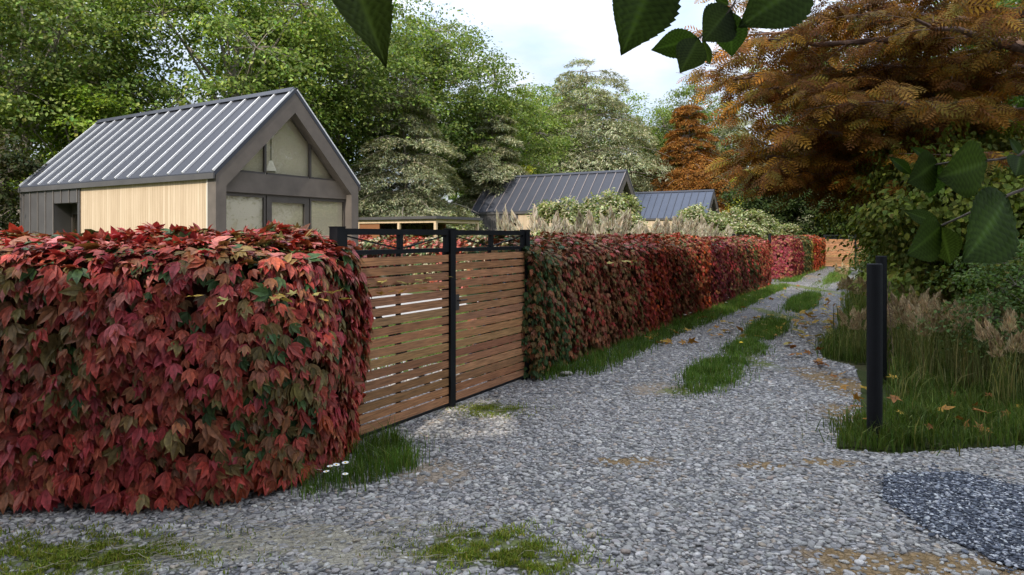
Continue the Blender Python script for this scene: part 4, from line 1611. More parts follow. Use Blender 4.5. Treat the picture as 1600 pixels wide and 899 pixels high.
GB = 'yellow green bushes behind the far houses'
lb_ = broad_tree('lime_bush', 'bright lime yellow bush showing above the second house roof ridge', (1.1, 47), 6.9, 2.8, 0.8, LIME, 341, 110, 90, 0.2, 10, flat=0.3, cat='bush', group=GB)
dup(lb_, (13.8, 70, 0), 2.0, 'lime bush between the second roof peak and the orange tree', GB, 1.25)
dup(lb_, (21.5, 60, 0), 4.2, 'olive lime bush low right of the small orange tree', GB, (1.1, 1.1, 1.15))
PV = [(0.22, 0.25, 0.10), (0.42, 0.42, 0.24), (0.12, 0.17, 0.06), (0.55, 0.50, 0.34)]
GV = 'cream variegated shrubs in the garden'
vs_ = broad_tree('variegated_shrub', 'rounded cream and green shrub in front of the second house roof', (1.7, 19.2), 3.25, 1.0, 0.5, PV, 351, 120, 130, 0.10, 10, flat=0.6, cr=0.28, cat='shrub', group=GV)
dup(vs_, (2.95, 20.6, 0), 2.0, 'taller cream shrub covering the gable corner of the second house', GV, (1.12, 1.12, 1.10))
dup(vs_, (7.4, 26.2, 0), 3.0, 'small cream shrub below the farthest bluish roof', GV, (1.25, 1.25, 1.04))
dup(vs_, (9.9, 29.5, 0), 1.5, 'cream shrub in front of the pale wall of the farthest house', GV, (1.3, 1.3, 1.05))
dup(vs_, (11.9, 31.9, 0), 4.0, 'cream shrub right of the farthest house above the hedge', GV, (1.2, 1.2, 1.03))
dup(vs_, (13.0, 33.2, 0), 1.0, 'low cream shrub nearest the shaded trees at the lane end', GV, (1.2, 1.2, 0.85))
dup(vs_, (-3.9, 33.8, 0), 5.0, 'pale shrub behind the pavilion roof', GV, (1.7, 1.7, 1.1))
dup(vs_, (-4.9, 34.0, 0), 5.6, 'pale shrub beside the near house gable behind the pavilion', GV, (1.7, 1.7, 0.95))
LA = [(0.042, 0.066, 0.016), (0.062, 0.085, 0.02), (0.03, 0.048, 0.013)]
GL = 'dark laurels closing the lane'
la = broad_tree('laurel_bush', 'dark green laurel mass behind the end of the hedge', (18.0, 47.5), 7.0, 3.1, 0.2, LA, 361, 170, 100, 0.2, 12, 'bark', cat='bush', group=GL)
dup(la, (22.0, 46.5, 0), 2.1, 'dark green laurel directly behind the far gate', GL, (1.1, 1.1, 1.05))
dup(la, (26.0, 45, 0), 4.1, 'dark green laurel right of the far gate', GL, (1.2, 1.2, 1.2))
dup(la, (30.5, 43, 0), 0.4, 'dark laurel behind the big shrub on the right', GL, (1.3, 1.3, 1.35))
GR = 'green trees on the right of the lane'
RG_ = [(0.07, 0.12, 0.02), (0.10, 0.155, 0.025), (0.05, 0.09, 0.018)]
tR = broad_tree('roadside_tree', 'green tree glimpsed through the big orange branches', (16.5, 21.5), 11.5, 4.6, 2.6, RG_, 371, 220, 105, 0.17, 13, 'bark', group=GR)
dup(tR, (22.5, 25.0, 0), 1.3, 'yellow green tree at the upper right edge behind orange sprays', GR, (1.1, 1.1, 1.15))
dup(tR, (21.0, 33.5, 0), 2.6, 'shaded green tree far along the right side of the lane', GR, (1.0, 1.0, 1.0))
dup(tR, (15.0, 14.5, 0), 4.6, 'green tree crown outside the right edge above the shrub', GR, (0.95, 0.95, 0.9))
dup(tR, (27.5, 40.0, 0), 5.6, 'farthest green tree right of the lane end', GR, (1.1, 1.1, 1.15))

# far woods: nobody could count them
r = np.random.default_rng(390)
n = 30000
a = r.uniform(-1.15, 1.15, n)
d = r.uniform(84, 104, n)
hh = 9.5 + 2.2 * np.sin(a * 9) + 1.4 * np.sin(a * 23 + 1)
pos = np.stack([np.sin(a) * d, np.cos(a) * d, hh * r.uniform(0, 1, n) ** 0.8], 1)
mb = MB()
mb.scatter(T_DIAM, pos, frames(r.normal(0, 1, (n, 3)), r.normal(0, 0.6, (n, 3)) + np.array([0, -0.6, 0.6])), r.uniform(0.7, 1.5, n), pick(r, n, [(0.05, 0.085, 0.022), (0.07, 0.11, 0.03), (0.04, 0.06, 0.02)]))
tag(mb.build('far_woods', M['leaf']), 'distant green woods closing the horizon behind all the trees', 'woods', None, 'stuff')


# ------------------------------------------------------------------ big feathery orange tree over the lane
def feathery_tree(label, loc, seed):
    r = np.random.default_rng(seed)
    e = empty('feathery_tree', label, 'tree', (loc[0], loc[1], 0), 0)
    tb = MB()
    tp = np.array([(0.12 * math.sin(0.5 * z), 0.1 * math.cos(0.6 * z), z) for z in np.linspace(-0.1, 10.5, 16)])
    tb.tube(tp, np.linspace(0.30, 0.03, 16), 10)
    tb.tube([(0, 0.1, -0.1), (0, 0.1, 0.0), (0, 0.1, 0.5)], [0.55, 0.46, 0.31], 10)
    P0, T0, N0 = [], [], []

    def limb(z, a, L, rise, rad):
        d = np.array([math.cos(a), math.sin(a), 0])
        s0 = np.array([0.12 * math.sin(0.5 * z), 0.1 * math.cos(0.6 * z), z])
        n = 12
        t = np.linspace(0, 1, n)
        wig = r.normal(0, 0.06, (n, 3)).cumsum(0) * (L / 6)
        cv = s0 + d * (t * L)[:, None] + np.array([0, 0, 1.0]) * (rise * L * (t - 0.75 * t * t))[:, None] + wig * t[:, None]
        tb.tube(cv, rad * (1 - 0.88 * t) + 0.006, 7, cap=False)
        side = np.array([-d[1], d[0], 0])
        ns = int(L * 3.4)
        for q in range(ns):
            f = 0.22 + 0.78 * (q + r.uniform(0, 1)) / ns
            b = np.array([np.interp(f, t, cv[:, k]) for k in range(3)])
            sg = 1 if q % 2 else -1
            Ls = L * r.uniform(0.16, 0.32) * (1.15 - 0.55 * f) + 0.25
            dd = nrm(d * r.uniform(0.5, 1.1) + side * sg * r.uniform(0.5, 1.1) + np.array([0, 0, r.normal(0.05, 0.18)]))
            en = b + dd * Ls + np.array([0, 0, -0.10 * Ls])
            mid = (b + en) / 2 + np.array([0, 0, 0.10 * Ls]) + r.normal(0, 0.04, 3)
            sc = bez(b, mid, en, 6)
            tb.tube(sc, np.linspace(max(0.006, rad * 0.22 * (1 - f) + 0.007), 0.003, 6), 4, cap=False)
            m = int(Ls * 19) + 5
            tt = r.uniform(0.15, 1.02, m)
            pp = (1 - tt)[:, None] ** 2 * b + (2 * tt * (1 - tt))[:, None] * mid + (tt ** 2)[:, None] * en
            s2 = nrm(np.cross(dd, [0, 0, 1]))
            lat = r.choice([-1, 1], m) * r.uniform(0.4, 1.2, m)
            P0.append(pp + r.normal(0, 0.03, (m, 3)))
            T0.append(dd * 0.7 + s2 * lat[:, None] + np.array([0, 0, -0.55]) + r.normal(0, 0.25, (m, 3)))
            N0.append(np.array([-0.25, -0.55, 0.75]) + r.normal(0, 0.45, (m, 3)))
    zs = np.linspace(3.0, 9.8, 28)
    for i, z in enumerate(zs):
        f = (z - 2.7) / 7.1
        # more limbs reach out over the lane (towards -x) than away from it
        a = math.pi + r.uniform(-1.0, 1.15) if i % 4 else r.uniform(-1.2, 1.2)
        L = (5.3 - 3.1 * f) * r.uniform(0.86, 1.06)
        limb(z, a, L, r.uniform(-0.02, 0.16), 0.085 * (1 - 0.55 * f))
    for z, a, L, rise in ((2.85, math.pi - 0.15, 4.9, 0.05), (3.3, math.pi + 0.15, 5.4, 0.06), (4.3, math.pi - 0.05, 5.7, 0.08), (5.3, math.pi + 0.1, 5.6, 0.10), (2.9, math.pi + 0.55, 4.6, 0.03), (3.9, math.pi - 0.5, 5.1, 0.06), (6.2, math.pi, 5.6, 0.1), (3.1, math.pi - 0.35, 4.9, 0.0), (3.5, math.pi + 0.4, 5.0, 0.0), (4.7, math.pi - 0.3, 5.8, 0.06), (3.7, math.pi - 0.75, 5.0, 0.03), (3.0, math.pi - 0.7, 4.6, 0.02), (4.6, math.pi + 0.5, 5.2, 0.05), (5.7, math.pi - 0.4, 5.6, 0.08), (2.8, math.pi - 0.1, 5.5, 0.0), (2.75, math.pi + 0.08, 5.3, 0.0), (5.0, math.pi + 0.06, 5.8, 0.06), (4.5, math.pi - 0.12, 5.8, 0.05), (3.0, math.pi, 5.6, 0.02), (3.3, math.pi - 0.15, 5.8, 0.03), (3.7, math.pi + 0.1, 5.8, 0.03), (4.2, math.pi + 0.04, 5.7, 0.05), (3.2, math.pi + 0.3, 5.2, 0.0)):
        limb(z, a, L, rise, 0.12)
    pos, tt, nn = np.concatenate(P0), np.concatenate(T0), np.concatenate(N0)
    tb.build('trunk', M['bark_red'], e, True)
    n = len(pos)
    cols = pick(r, n, [(0.265, 0.115, 0.014), (0.185, 0.074, 0.011), (0.33, 0.17, 0.021), (0.125, 0.05, 0.010), (0.20, 0.14, 0.02)], None, 0.2)
    cb = MB()
    cb.scatter(T_FROND, pos, frames(tt, nn), r.uniform(0.21, 0.38, n), cols)
    cb.build('crown', M['needle'], e)
    return e


feathery_tree('large feathery orange brown tree reaching its branches over the lane from the right', (10.0, 11.6), 401)

# ------------------------------------------------------------------ shrubs on the right of the lane
SH = [(0.15, 0.185, 0.024), (0.20, 0.22, 0.03), (0.11, 0.145, 0.02), (0.25, 0.235, 0.036)]
GS = 'overgrown shrubs right of the lane'
broad_tree('leafy_shrub', 'large olive green shrub with hanging leaves behind the black posts', (7.0, 9.6), 3.35, 2.15, 0.75, SH, 411, 300, 130, 0.082, 16, 'bark', 0.5, 0.22, T_OVATE, 'shrub', GS, w=[0.35, 0.25, 0.3, 0.1], droop=0.8)
broad_tree('leafy_shrub', 'olive shrub leaning over the lane beyond the tall posts', (10.6, 14.6), 3.5, 2.0, 0.5, SH, 412, 220, 120, 0.095, 13, 'bark', 0.5, 0.24, T_OVATE, 'shrub', GS, droop=0.8)
FE = [(0.11, 0.175, 0.045), (0.15, 0.215, 0.065), (0.08, 0.135, 0.035)]
broad_tree('small_leaved_shrub', 'fine leaved bluish green shrub spilling under the olive shrub', (6.1, 7.3), 1.75, 1.35, 0.45, FE, 413, 150, 100, 0.04, 12, 'bark', 0.3, 0.24, T_OVATE, 'shrub', GS)
broad_tree('small_leaved_shrub', 'fine leaved green bush before the right half of the far gate', (16.8, 29.5), 1.9, 1.5, 0.1, FE, 414, 110, 100, 0.08, 10, 'bark', 0.5, 0.24, T_OVATE, 'shrub', GS)

# ------------------------------------------------------------------ plume grasses


def plume_grass(name, label, loc, H, ns, cols, pcol, seed, spread=0.16, group=None, plume=0.26, blades_n=70):
    r = np.random.default_rng(seed)
    e = empty(name, label, 'plume grass', (loc[0], loc[1], 0), 0, group)
    sb, pb = MB(), MB()
    for i in range(ns):
        b = r.normal(0, spread * 0.6, 2)
        a = r.uniform(0, 6.28)
        ln = r.uniform(0.05, 0.28) * H
        h = H * r.uniform(0.66, 1.0)
        end = np.array([b[0] + math.cos(a) * ln, b[1] + math.sin(a) * ln, h])
        mid = np.array([b[0], b[1], h * 0.6])
        cv = bez(np.array([b[0], b[1], 0]), mid, end, 6)
        sb.tube(cv, np.linspace(0.0042, 0.0022, 6), 4, 0, pick(r, 1, cols)[0] * 1.2, cap=False)
        m = 130
        t = r.uniform(0, 1, m)
        d = nrm(cv[-1] - cv[-2])
        pos = end - d * (plume * 0.75) + d * (t * plume)[:, None]
        aa = r.uniform(0, 6.28, m)
        rad = np.stack([np.cos(aa), np.sin(aa), 0 * aa], 1)
        pos = pos + rad * (0.062 * (1 - t) ** 0.8 * plume / 0.26)[:, None]
        tt = d * 1.0 + rad * r.uniform(0.15, 1.1, m)[:, None] * (1.1 - t)[:, None]
        pb.scatter(T_NEEDLE, pos, frames(tt, rad + r.normal(0, 0.3, (m, 3))), plume * r.uniform(0.2, 0.4, m), pick(r, m, pcol, None, 0.14))
    bm_ = MB()
    for i in range(blades_n):
        b = r.normal(0, spread * 0.6, 2)
        a = r.uniform(0, 6.28)
        h = H * r.uniform(0.4, 0.85)
        ln = h * r.uniform(0.15, 0.6)
        d = np.array([math.cos(a), math.sin(a), 0])
        s = np.array([-d[1], d[0], 0]) * r.uniform(0.002, 0.0045) * max(1, H / 1.1)
        p0 = np.array([b[0], b[1], 0])
        p1 = p0 + d * ln * 0.25 + np.array([0, 0, h * 0.6])
        p2 = p0 + d * ln * 0.65 + np.array([0, 0, h * 0.92])
        p3 = p0 + d * ln * 1.15 + np.array([0, 0, h * 0.85])
        V = [p0 - s, p0 + s, p1 + s, p1 - s, p2 + s * 0.7, p2 - s * 0.7, p3]
        bm_.add(V, [(0, 1, 2, 3), (3, 2, 4, 5), (5, 4, 6)], 0, pick(r, 1, cols)[0])
    sb.build('stems', M['grass'], e)
    bm_.build('blades', M['grass'], e)
    pb.build('plumes', M['plume'], e)
    return e


PC = [(0.42, 0.38, 0.28), (0.50, 0.46, 0.36), (0.34, 0.29, 0.20)]
DC = [(0.50, 0.395, 0.23), (0.60, 0.485, 0.30), (0.38, 0.285, 0.16)]
BC = [(0.12, 0.15, 0.04), (0.18, 0.19, 0.065), (0.27, 0.24, 0.095)]
GP1 = 'pampas grasses behind the hedge'
r = np.random.default_rng(500)
protos = [plume_grass('pampas_grass', 'cream pampas grass tuft behind the hedge right of the gate', P(10.7, 5.7), 2.1, 6, BC, PC, 501, 0.3, GP1, 0.42, 120),
          plume_grass('pampas_grass', 'wide cream pampas tuft in front of the second house', P(12.0, 5.7), 2.22, 9, BC, PC, 502, 0.46, GP1, 0.40, 150)]
for k, (u, v, s, lb) in enumerate([(11.5, 5.9, 0.9, 'pampas grass between the gate end tuft and the wide tuft'), (12.9, 5.6, 1.06, 'pampas grass in front of the rounded cream shrub'), (13.9, 5.9, 1.04, 'tall pampas grass before the second house gable corner'),
                                   (15.0, 5.6, 1.02, 'pampas grass under the taller cream shrub'), (16.1, 5.8, 0.98, 'pampas plumes between the two far houses'), (17.4, 5.6, 1.05, 'pampas plumes left of the farthest roof'),
                                   (18.8, 5.8, 1.1, 'pampas plumes before the farthest house wall'), (20.4, 5.6, 1.02, 'pampas plumes under the bluish roof'), (22.2, 5.8, 1.06, 'pampas tuft below the farthest gable'), (24.8, 5.9, 1.05, 'last pampas tuft right of the farthest house')]):
    c = P(u, v)
    dup(protos[k % 2], (c[0], c[1], 0), r.uniform(0, 6.28), lb, GP1, (s, s, s * r.uniform(0.84, 1.05)))
c = P(9.0, 7.0)
dup(protos[0], (-0.03, 13.2, 0), 1.0, 'lone pampas tuft before the dark wall of the second house', GP1, (0.5, 0.5, 1.02))
GP2 = 'brown reed grasses on the verge'
reeds = [plume_grass('reed_grass', 'brown plumed reed clump right behind the front black post', gp(1452, 600), 1.0, 12, BC, DC, 511, 0.15, GP2, 0.20, 70),
         plume_grass('reed_grass', 'broad brown reed clump in the middle of the verge', gp(1520, 610), 0.97, 15, BC, DC, 512, 0.20, GP2, 0.20, 90)]
spots = [(1425, 575, 1.0), (1490, 590, 1.0), (1550, 590, 1.05), (1590, 600, 0.95), (1570, 640, 0.92), (1600, 575, 1.05), (1480, 560, 1.0), (1530, 555, 1.05), (1560, 545, 1.08), (1440, 548, 1.0), (1500, 538, 1.05), (1590, 535, 1.1), (1405, 565, 0.85), (1337, 560, 0.72), (1345, 500, 0.9), (1325, 480, 0.7), (1318, 452, 0.8), (1620, 620, 1.0)]
RL = ['reed clump touching the right side of the posts', 'reed clump left of the broad middle clump', 'reed clump between the broad clump and the picture edge', 'reed clump at the right picture edge, low in the grass', 'front reed clump with pale stalks nearest the gravel', 'tall reed clump at the right edge under the shrub', 'reed clump behind the first plumes', 'reed clump under the hanging olive leaves', 'tall reed clump near the fine leaved shrub', 'reed clump beyond the second black post', 'back reed clump against the dark shrub', 'tallest back reed at the right edge', 'short reed just right of the black post', 'short reed tuft left of the black post', 'pale reed on the lane edge beyond the posts', 'small reed further along the lane edge', 'farthest reed near the end of the lane', 'reed clump cut by the right picture edge']
for k, ((x, y, s), lb) in enumerate(zip(spots, RL)):
    c = gp(x, y)
    dup(reeds[k % 2], (c[0], c[1], 0), r.uniform(0, 6.28), lb, GP2, (s, s, s * r.uniform(0.92, 1.06)))

# ------------------------------------------------------------------ daisies
def make_daisy(label, loc, h, seed):
    r = np.random.default_rng(seed)
    e = empty('daisy', label, 'daisy', (loc[0], loc[1], 0), r.uniform(0, 6), 'white daisies in the grass')
    mb = MB()
    for i in range(17):
        a = i * 2 * math.pi / 17
        c_, s_ = math.cos(a), math.sin(a)
        w = 0.0032
        V = [(0.005 * c_ - w * 0.4 * -s_, 0.005 * s_ - w * 0.4 * c_, h), (0.005 * c_ + w * 0.4 * -s_, 0.005 * s_ + w * 0.4 * c_, h),
             (0.019 * c_ + w * -s_, 0.019 * s_ + w * c_, h + 0.003), (0.023 * c_, 0.023 * s_, h + 0.002), (0.019 * c_ - w * -s_, 0.019 * s_ - w * c_, h + 0.003)]
        mb.add(V, [(0, 1, 2, 3, 4)])
    mb.build('petals', M['petal'], e)
    mb = MB()
    n = 10
    V = [(q * math.cos(b), q * math.sin(b), h + z) for q, z in ((0.0075, 0), (0.006, 0.004), (0.001, 0.0055)) for b in np.arange(n) * 2 * math.pi / n]
    mb.add(V, [(i * n + j, i * n + (j + 1) % n, (i + 1) * n + (j + 1) % n, (i + 1) * n + j) for i in range(2) for j in range(n)])
    mb.build('flower_centre', M['yolk'], e, True)
    mb = MB()
    mb.tube([(0.01, 0.01, 0), (0.004, 0.0, h * 0.5), (0, 0, h)], 0.0016, 5)
    mb.build('stem', M['stem'], e)
    return e


d0 = make_daisy('white daisy highest in the bunch at the near hedge corner', gp(516, 768), 0.17, 1)
DL = [(540, 765, 'white daisy on the right end of the hedge corner bunch', 1.1, 0.15), (538, 779, 'white daisy lowest on the right of the hedge corner bunch', 0.95, -0.1), (513, 775, 'white daisy in the middle of the hedge corner bunch', 0.95, 0.2), (496, 772, 'tilted white daisy on the left of the hedge corner bunch', 0.9, -0.9), (522, 766, 'white daisy half behind the highest one', 1.05, 0.3)]
for x, y, lb, s, tl in DL:
    c = gp(x, y)
    o = dup(d0, (c[0], c[1], 0), x, lb, None, s)
    o.rotation_euler = (tl * 0.4, 0.2 * tl, x)
for k, (x, y) in enumerate([(1143, 474), (1150, 470), (1141, 482), (1176, 470), (1085, 500), (1078, 503)]):
    c = gp(x, y)
    o = dup(d0, (c[0] - 0.1, c[1], 0), x, 'tiny white flower in the grass strip along the red hedge', 'tiny white flowers in the grass strip', (1.6, 1.6, 0.85))
c = gp(1158, 549)
yd = empty('dandelion', 'single yellow dandelion flower on the low mid lane tuft', 'dandelion', (c[0], c[1], 0))
mb = MB()
V = [(0.028 * math.cos(b) * q, 0.028 * math.sin(b) * q, 0.13 + z) for q, z in ((1, 0), (0.8, 0.012), (0.1, 0.018)) for b in np.arange(12) * 2 * math.pi / 12]
mb.add(V, [(i * 12 + j, i * 12 + (j + 1) % 12, (i + 1) * 12 + (j + 1) % 12, (i + 1) * 12 + j) for i in range(2) for j in range(12)])
mb.build('flower_head', M['yolk'], yd)
mb = MB()
mb.tube([(0, 0, 0), (0, 0, 0.13)], 0.003, 5)
mb.build('stem', M['stem'], yd)
c = gp(884, 587)
mb = MB()
V, F, C_ = pebble_tpl(99)
mb.add(V * np.array([0.16, 0.15, 0.16]) + np.array([0, 0, 0.03]), F)
rk = mb.build('rock', M['rock'], smooth=True)
rk.location = (c[0], c[1], 0)
tag(rk, 'rounded pale stone at the foot of the hedge right of the gate', 'stone')

# ------------------------------------------------------------------ fallen leaves
r = np.random.default_rng(600)
LV = {}


def leaf_mesh(key, name, col, size):
    V, F, C = T_MAPLE
    mb = MB()
    mb.add((V - np.array([0, 0.38, 0])) * size, F, 0, np.array(col)[None] * C[:, None])
    return mb.build(name, M['dryleaf'])


YL = [((0.42, 0.27, 0.035), 'yellow'), ((0.36, 0.18, 0.03), 'amber'), ((0.27, 0.11, 0.028), 'brown'), ((0.40, 0.33, 0.09), 'pale yellow')]
first = {}


def drop(x, y, z, kind, size, label, group, tilt=0.15, name='fallen_leaf', cat='leaf', loc=None):
    key = (name, kind)
    p = gp(x, y) if loc is None else loc
    if key not in first:
        o = first[key] = leaf_mesh(key, name, YL[kind][0], 0.1)
    else:
        o = first[key].copy()
        COL.objects.link(o)
    o.location = (p[0], p[1], z if loc is None else loc[2])
    o.rotation_euler = (r.normal(0, tilt), r.normal(0, tilt), r.uniform(0, 6.28))
    s = size / 0.1
    o.scale = (s, s, s)
    return tag(o, label, cat, group)


zones = [((1012, 1135), (492, 542), 34, (0, 1, 1)), ((1130, 1225), (492, 530), 30, (0, 0, 1, 3)), ((1225, 1335), (488, 512), 46, (0, 0, 3, 1)), ((1215, 1335), (512, 545), 24, (0, 1, 3)), ((1150, 1330), (460, 488), 40, (0, 3, 1)), ((1195, 1330), (425, 458), 34, (0, 1, 2)), ((1235, 1300), (545, 580), 10, (1, 2))]
for (xa, xb), (ya, yb), n, kinds in zones:
    for i in range(n):
        x, y = r.uniform(xa, xb), r.uniform(ya, yb)
        k = int(r.choice(kinds))
        lab = {0: 'small yellow fallen leaf lying on the gravel lane', 1: 'small amber fallen leaf lying on the gravel lane', 2: 'small brown fallen leaf lying on the gravel lane', 3: 'small pale yellow fallen leaf lying on the gravel lane'}[k]
        drop(x, y, 0.05, k, r.uniform(0.14, 0.23), lab, 'small %s fallen leaves on the lane' % YL[k][1], 0.3)
for i in range(22):
    q = sample_poly(r, np.concatenate([near_v[:3], near_v[4:]]), 1)[0]
    drop(0, 0, 0, int(r.choice([1, 2, 2, 0])), r.uniform(0.08, 0.13), 'small withered fallen leaf resting on the verge grass', 'withered leaves on the verge', 0.5, 'fallen_leaf', loc=np.array([q[0], q[1], 0.10]))
BIG = [(1302, 595, 2, 'orange brown leaf nearest the front of the ochre strip left of the posts'), (1316, 590, 1, 'amber leaf on the ochre strip touching the brown one'), (1336, 628, 1, 'amber leaf on bare ochre soil left of the front post'), (1334, 642, 2, 'lowest brown leaf on bare soil left of the front post'), (1350, 614, 0, 'yellow leaf beside the foot of the second post'), (1280, 572, 2, 'brown leaf at the gravel edge before the ochre strip'), (1293, 577, 2, 'dark brown leaf half on the gravel beside the ochre strip'), (1318, 611, 1, 'broad amber leaf across the ochre strip'), (1398, 645, 2, 'brown leaf in the grass right of the front post'), (1474, 664, 1, 'amber leaf lying in the verge grass'), (1398, 610, 0, 'yellow leaf right of the second post'), (1530, 668, 2, 'brown leaf deep in the right verge grass')]
for x, y, k, lb in BIG:
    drop(x, y, 0.05 if x < 1360 else 0.15, k, r.uniform(0.13, 0.19), lb, 'large fallen leaves near the black posts', 0.3)
# leaves caught on the creeper and on the gate
for i, (x, y, Y) in enumerate([(300, 463, 4.12), (345, 467, 4.10), (352, 472, 4.08), (440, 462, 4.20), (452, 470, 4.2), (458, 459, 4.25), (430, 466, 4.2), (495, 459, 4.5), (512, 457, 4.55), (505, 468, 4.5), (525, 456, 4.62), (545, 467, 4.8)]):
    p = at(x, y, Y - 0.14)
    drop(0, 0, 0, 3 if i % 3 else 0, r.uniform(0.08, 0.12), 'pale yellow fallen leaf caught on the front of the near hedge', 'yellow leaves caught on the near hedge', 0.3, 'caught_leaf', loc=p)
for i, s in enumerate([-1.28, -1.2, -1.1, -1.05, -0.95, -0.85, -0.78, -0.6, -0.5, -0.42, -0.2, -0.1]):
    c = P(5.40 + s, 3.90)
    z = 1.235 + 0.09 * (i % 2) + r.uniform(-0.004, 0.012)
    drop(0, 0, 0, 3 if i % 2 else 0, r.uniform(0.09, 0.13), 'pale yellow fallen leaf caught on the gate boards', 'yellow leaves caught on the gate', 0.25, 'caught_leaf', loc=np.array([c[0], c[1], z]))
for i, u in enumerate([9.1, 9.25, 9.4, 9.5, 9.7, 9.8, 9.95, 10.1, 10.3]):
    c = P(u, 3.78)
    drop(0, 0, 0, 3, r.uniform(0.08, 0.12), 'pale fallen leaf caught on the green red hedge right of the gate', 'pale leaves caught on the long hedge', 0.25, 'caught_leaf', loc=np.array([c[0], c[1], 1.33 + r.uniform(-0.02, 0.03)]))


# ------------------------------------------------------------------ beech twigs hanging into the view, and the tree they grow on
def beech_leaf_tpl(nv=13):
    nt, nw = nv * 4 + 1, 6
    V, C, F = [], [], []
    for i in range(nt):
        t = i / (nt - 1)
        w = 0.37 * ((math.sin(math.pi * t ** 0.74) ** 0.9) * (1 - 0.25 * t ** 6) if 0 < t < 1 else 0)
        saw = (i % 4) / 4.0
        w *= 1 + 0.10 * (1 - saw) if 0.06 < t < 0.97 else 1
        for j in range(-nw, nw + 1):
            q = j / nw
            x = q * w
            y = t + 0.10 * abs(q) * w / 0.36 * (0.4 if t > 0.8 else 1) * (1 - t)
            rib = math.sin(2 * math.pi * nv * (t - abs(q) * 0.22))
            z = 0.17 * abs(x) + 0.013 * rib * min(1, abs(q) * 4) - 0.10 * t * t
            V.append((x, y, z))
            C.append(1.7 if j == 0 else 1.0 + 0.42 * rib * min(1, abs(q) * 4))
    m = 2 * nw + 1
    for i in range(nt - 1):
        for j in range(m - 1):
            F.append((i * m + j, i * m + j + 1, (i + 1) * m + j + 1, (i + 1) * m + j))
    return tpl(V, F, C)


T_BEECH = beech_leaf_tpl()
M['beech'] = leaf_mat('beech_leaf', 0.55, 0.2, 0.30, (1.1, 1.2, 0.4), 14.0, 0.25)


def hang(label, twigs, leaves, seed, Y0):
    r = np.random.default_rng(seed)
    b0 = at(*twigs[0][0], Y0)
    e = empty('beech_twig', label, 'leafy twig', tuple(b0), 0, 'beech twigs hanging into the view')
    mb = MB()
    for tw in twigs:
        pts = np.array([at(x, y, Y0) for x, y in tw]) - b0
        k = 12
        cv, _ = resample(pts, k)
        mb.tube(cv, np.linspace(0.0032, 0.0015, k), 6, cap=True)
    mb.build('twig', M['bark'], e)
    for (bx, by, tx, ty, wf, roll, dY) in leaves:
        b = at(bx, by, Y0)
        t = at(tx, ty, Y0 + dY)
        L = np.linalg.norm(t - b)
        nn = np.array([[math.sin(roll), -math.cos(roll), -0.25]])
        lm = MB()
        V, F, C = T_BEECH
        lm.scatter((V * np.array([wf, 1, 1]), F, C), np.array([b - b0]), frames((t - b)[None], nn), np.array([L]), pick(r, 1, [(0.046, 0.082, 0.018), (0.056, 0.086, 0.018), (0.042, 0.07, 0.018)], None, 0.1))
        lm.build('leaf', M['beech'], e, True)
    return e


hang('single dark curved beech leaf hanging in at the top left of the sky', [[(420, -330), (470, -220), (512, -112)]], [(520, -112, 606, 94, 0.52, 0.45, -0.03)], 1, 0.8)
hang('twig with a cluster of dark serrated beech leaves against the sky', [[(1230, -330), (1195, -170), (1166, -45), (1148, 5), (1140, 17), (1118, 42), (1091, 60)], [(1040, -330), (1035, -170), (1032, -66)], [(1300, -330), (1290, -170), (1272, -40)]],
     [(1142, 13, 1101, 64, 1.25, 0.15, -0.01), (1140, 17, 1143, 90, 0.95, -0.45, 0.02), (1090, 59, 1019, 79, 0.78, 0.3, 0.0), (1091, 60, 1065, 112, 1.0, -0.1, -0.015), (1099, 63, 1109, 103, 0.55, -0.6, 0.02), (1139, 8, 1116, -4, 0.8, 0.2, 0.0),
      (1032, -66, 977, 82, 0.85, 0.1, -0.02), (1272, -40, 1161, 39, 0.85, -0.15, -0.02)], 2, 1.0)
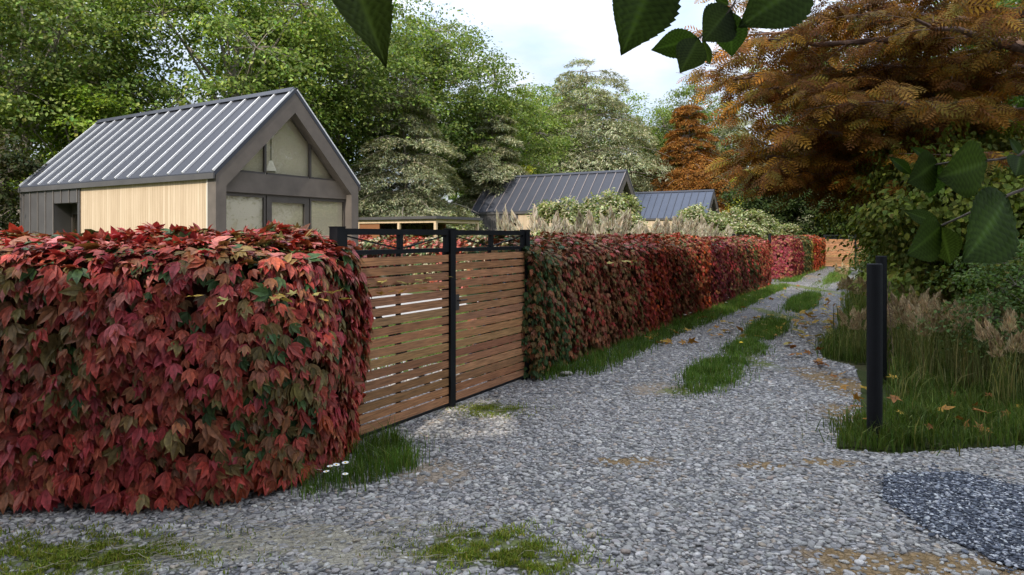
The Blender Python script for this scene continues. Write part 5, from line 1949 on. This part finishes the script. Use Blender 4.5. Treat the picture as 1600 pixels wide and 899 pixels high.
hang('dark beech twig with paired leaves before the shrub on the right', [[(1760, 130), (1660, 190), (1596, 243), (1542, 252), (1464, 254), (1424, 273)], [(1760, 210), (1640, 280), (1573, 306), (1500, 340), (1470, 353)]],
     [(1464, 254, 1424, 286, 1.35, 0.25, -0.02), (1464, 254, 1453, 312, 0.8, -0.35, 0.02), (1457, 253, 1424, 228, 0.5, 0.5, 0.0), (1424, 273, 1391, 244, 0.55, 0.4, 0.0), (1542, 253, 1474, 279, 1.15, 0.1, -0.03), (1594, 243, 1579, 215, 0.7, 0.3, 0.0), (1594, 243, 1590, 274, 1.2, -0.3, -0.02),
      (1470, 353, 1425, 400, 1.1, 0.25, -0.03), (1470, 353, 1487, 415, 0.85, -0.35, 0.0), (1468, 351, 1413, 328, 0.6, 0.4, 0.02), (1573, 307, 1519, 410, 1.12, 0.12, -0.05)], 3, 0.95)

# the beech they belong to stands just behind the viewpoint, its crown spreads overhead
BE = [(0.05, 0.08, 0.02), (0.065, 0.095, 0.025)]
bt = broad_tree('beech_tree', 'tall beech just behind the viewpoint whose crown shades the near lane', (1.8, -3.5), 17.0, 4.6, 8.0, BE, 701, 380, 110, 0.27, 13, 'bark', tr=0.014)
lm = MB()
lm.tube(bez(np.array([0, 0, 3.4]), np.array([-0.6, 2.4, 3.9]), np.array([-1.8, 4.4, 3.0]), 10), np.linspace(0.09, 0.02, 10), 7)
lm.build('limb', M['bark'], bt, True)
bt.rotation_euler = (0, 0, 0)
broad_tree('beech_tree', 'tall beech behind the viewpoint on the left shading the gate', (-2.0, -3.7), 16.5, 3.8, 7.6, BE, 702, 420, 110, 0.27, 13, 'bark', tr=0.014)


# unseen leaf screen added behind the viewpoint to keep sun off the foreground
def col_dark(r, p, s, n):
    return pick(r, n, [(0.04, 0.06, 0.018), (0.055, 0.08, 0.022)])


hedge('shade_screen', 'added unseen dark leafy screen behind the viewpoint that shades the near lane', [(-26, -10.9), (-8, -10.9), (5, -10.9)], 1, 12.8, 13.6, 2.2, 18, 0.32, 0.48, col_dark, 710, mat='leaf', template=T_DIAM, bulge=0.3)
broad_tree('oak_tree', 'green oak beside the viewpoint whose crown shades the verge and the orange tree', (6.6, -3.0), 16.5, 4.2, 9.0, [(0.05, 0.08, 0.02), (0.07, 0.10, 0.025)], 703, 360, 110, 0.27, 14, 'bark', tr=0.018)
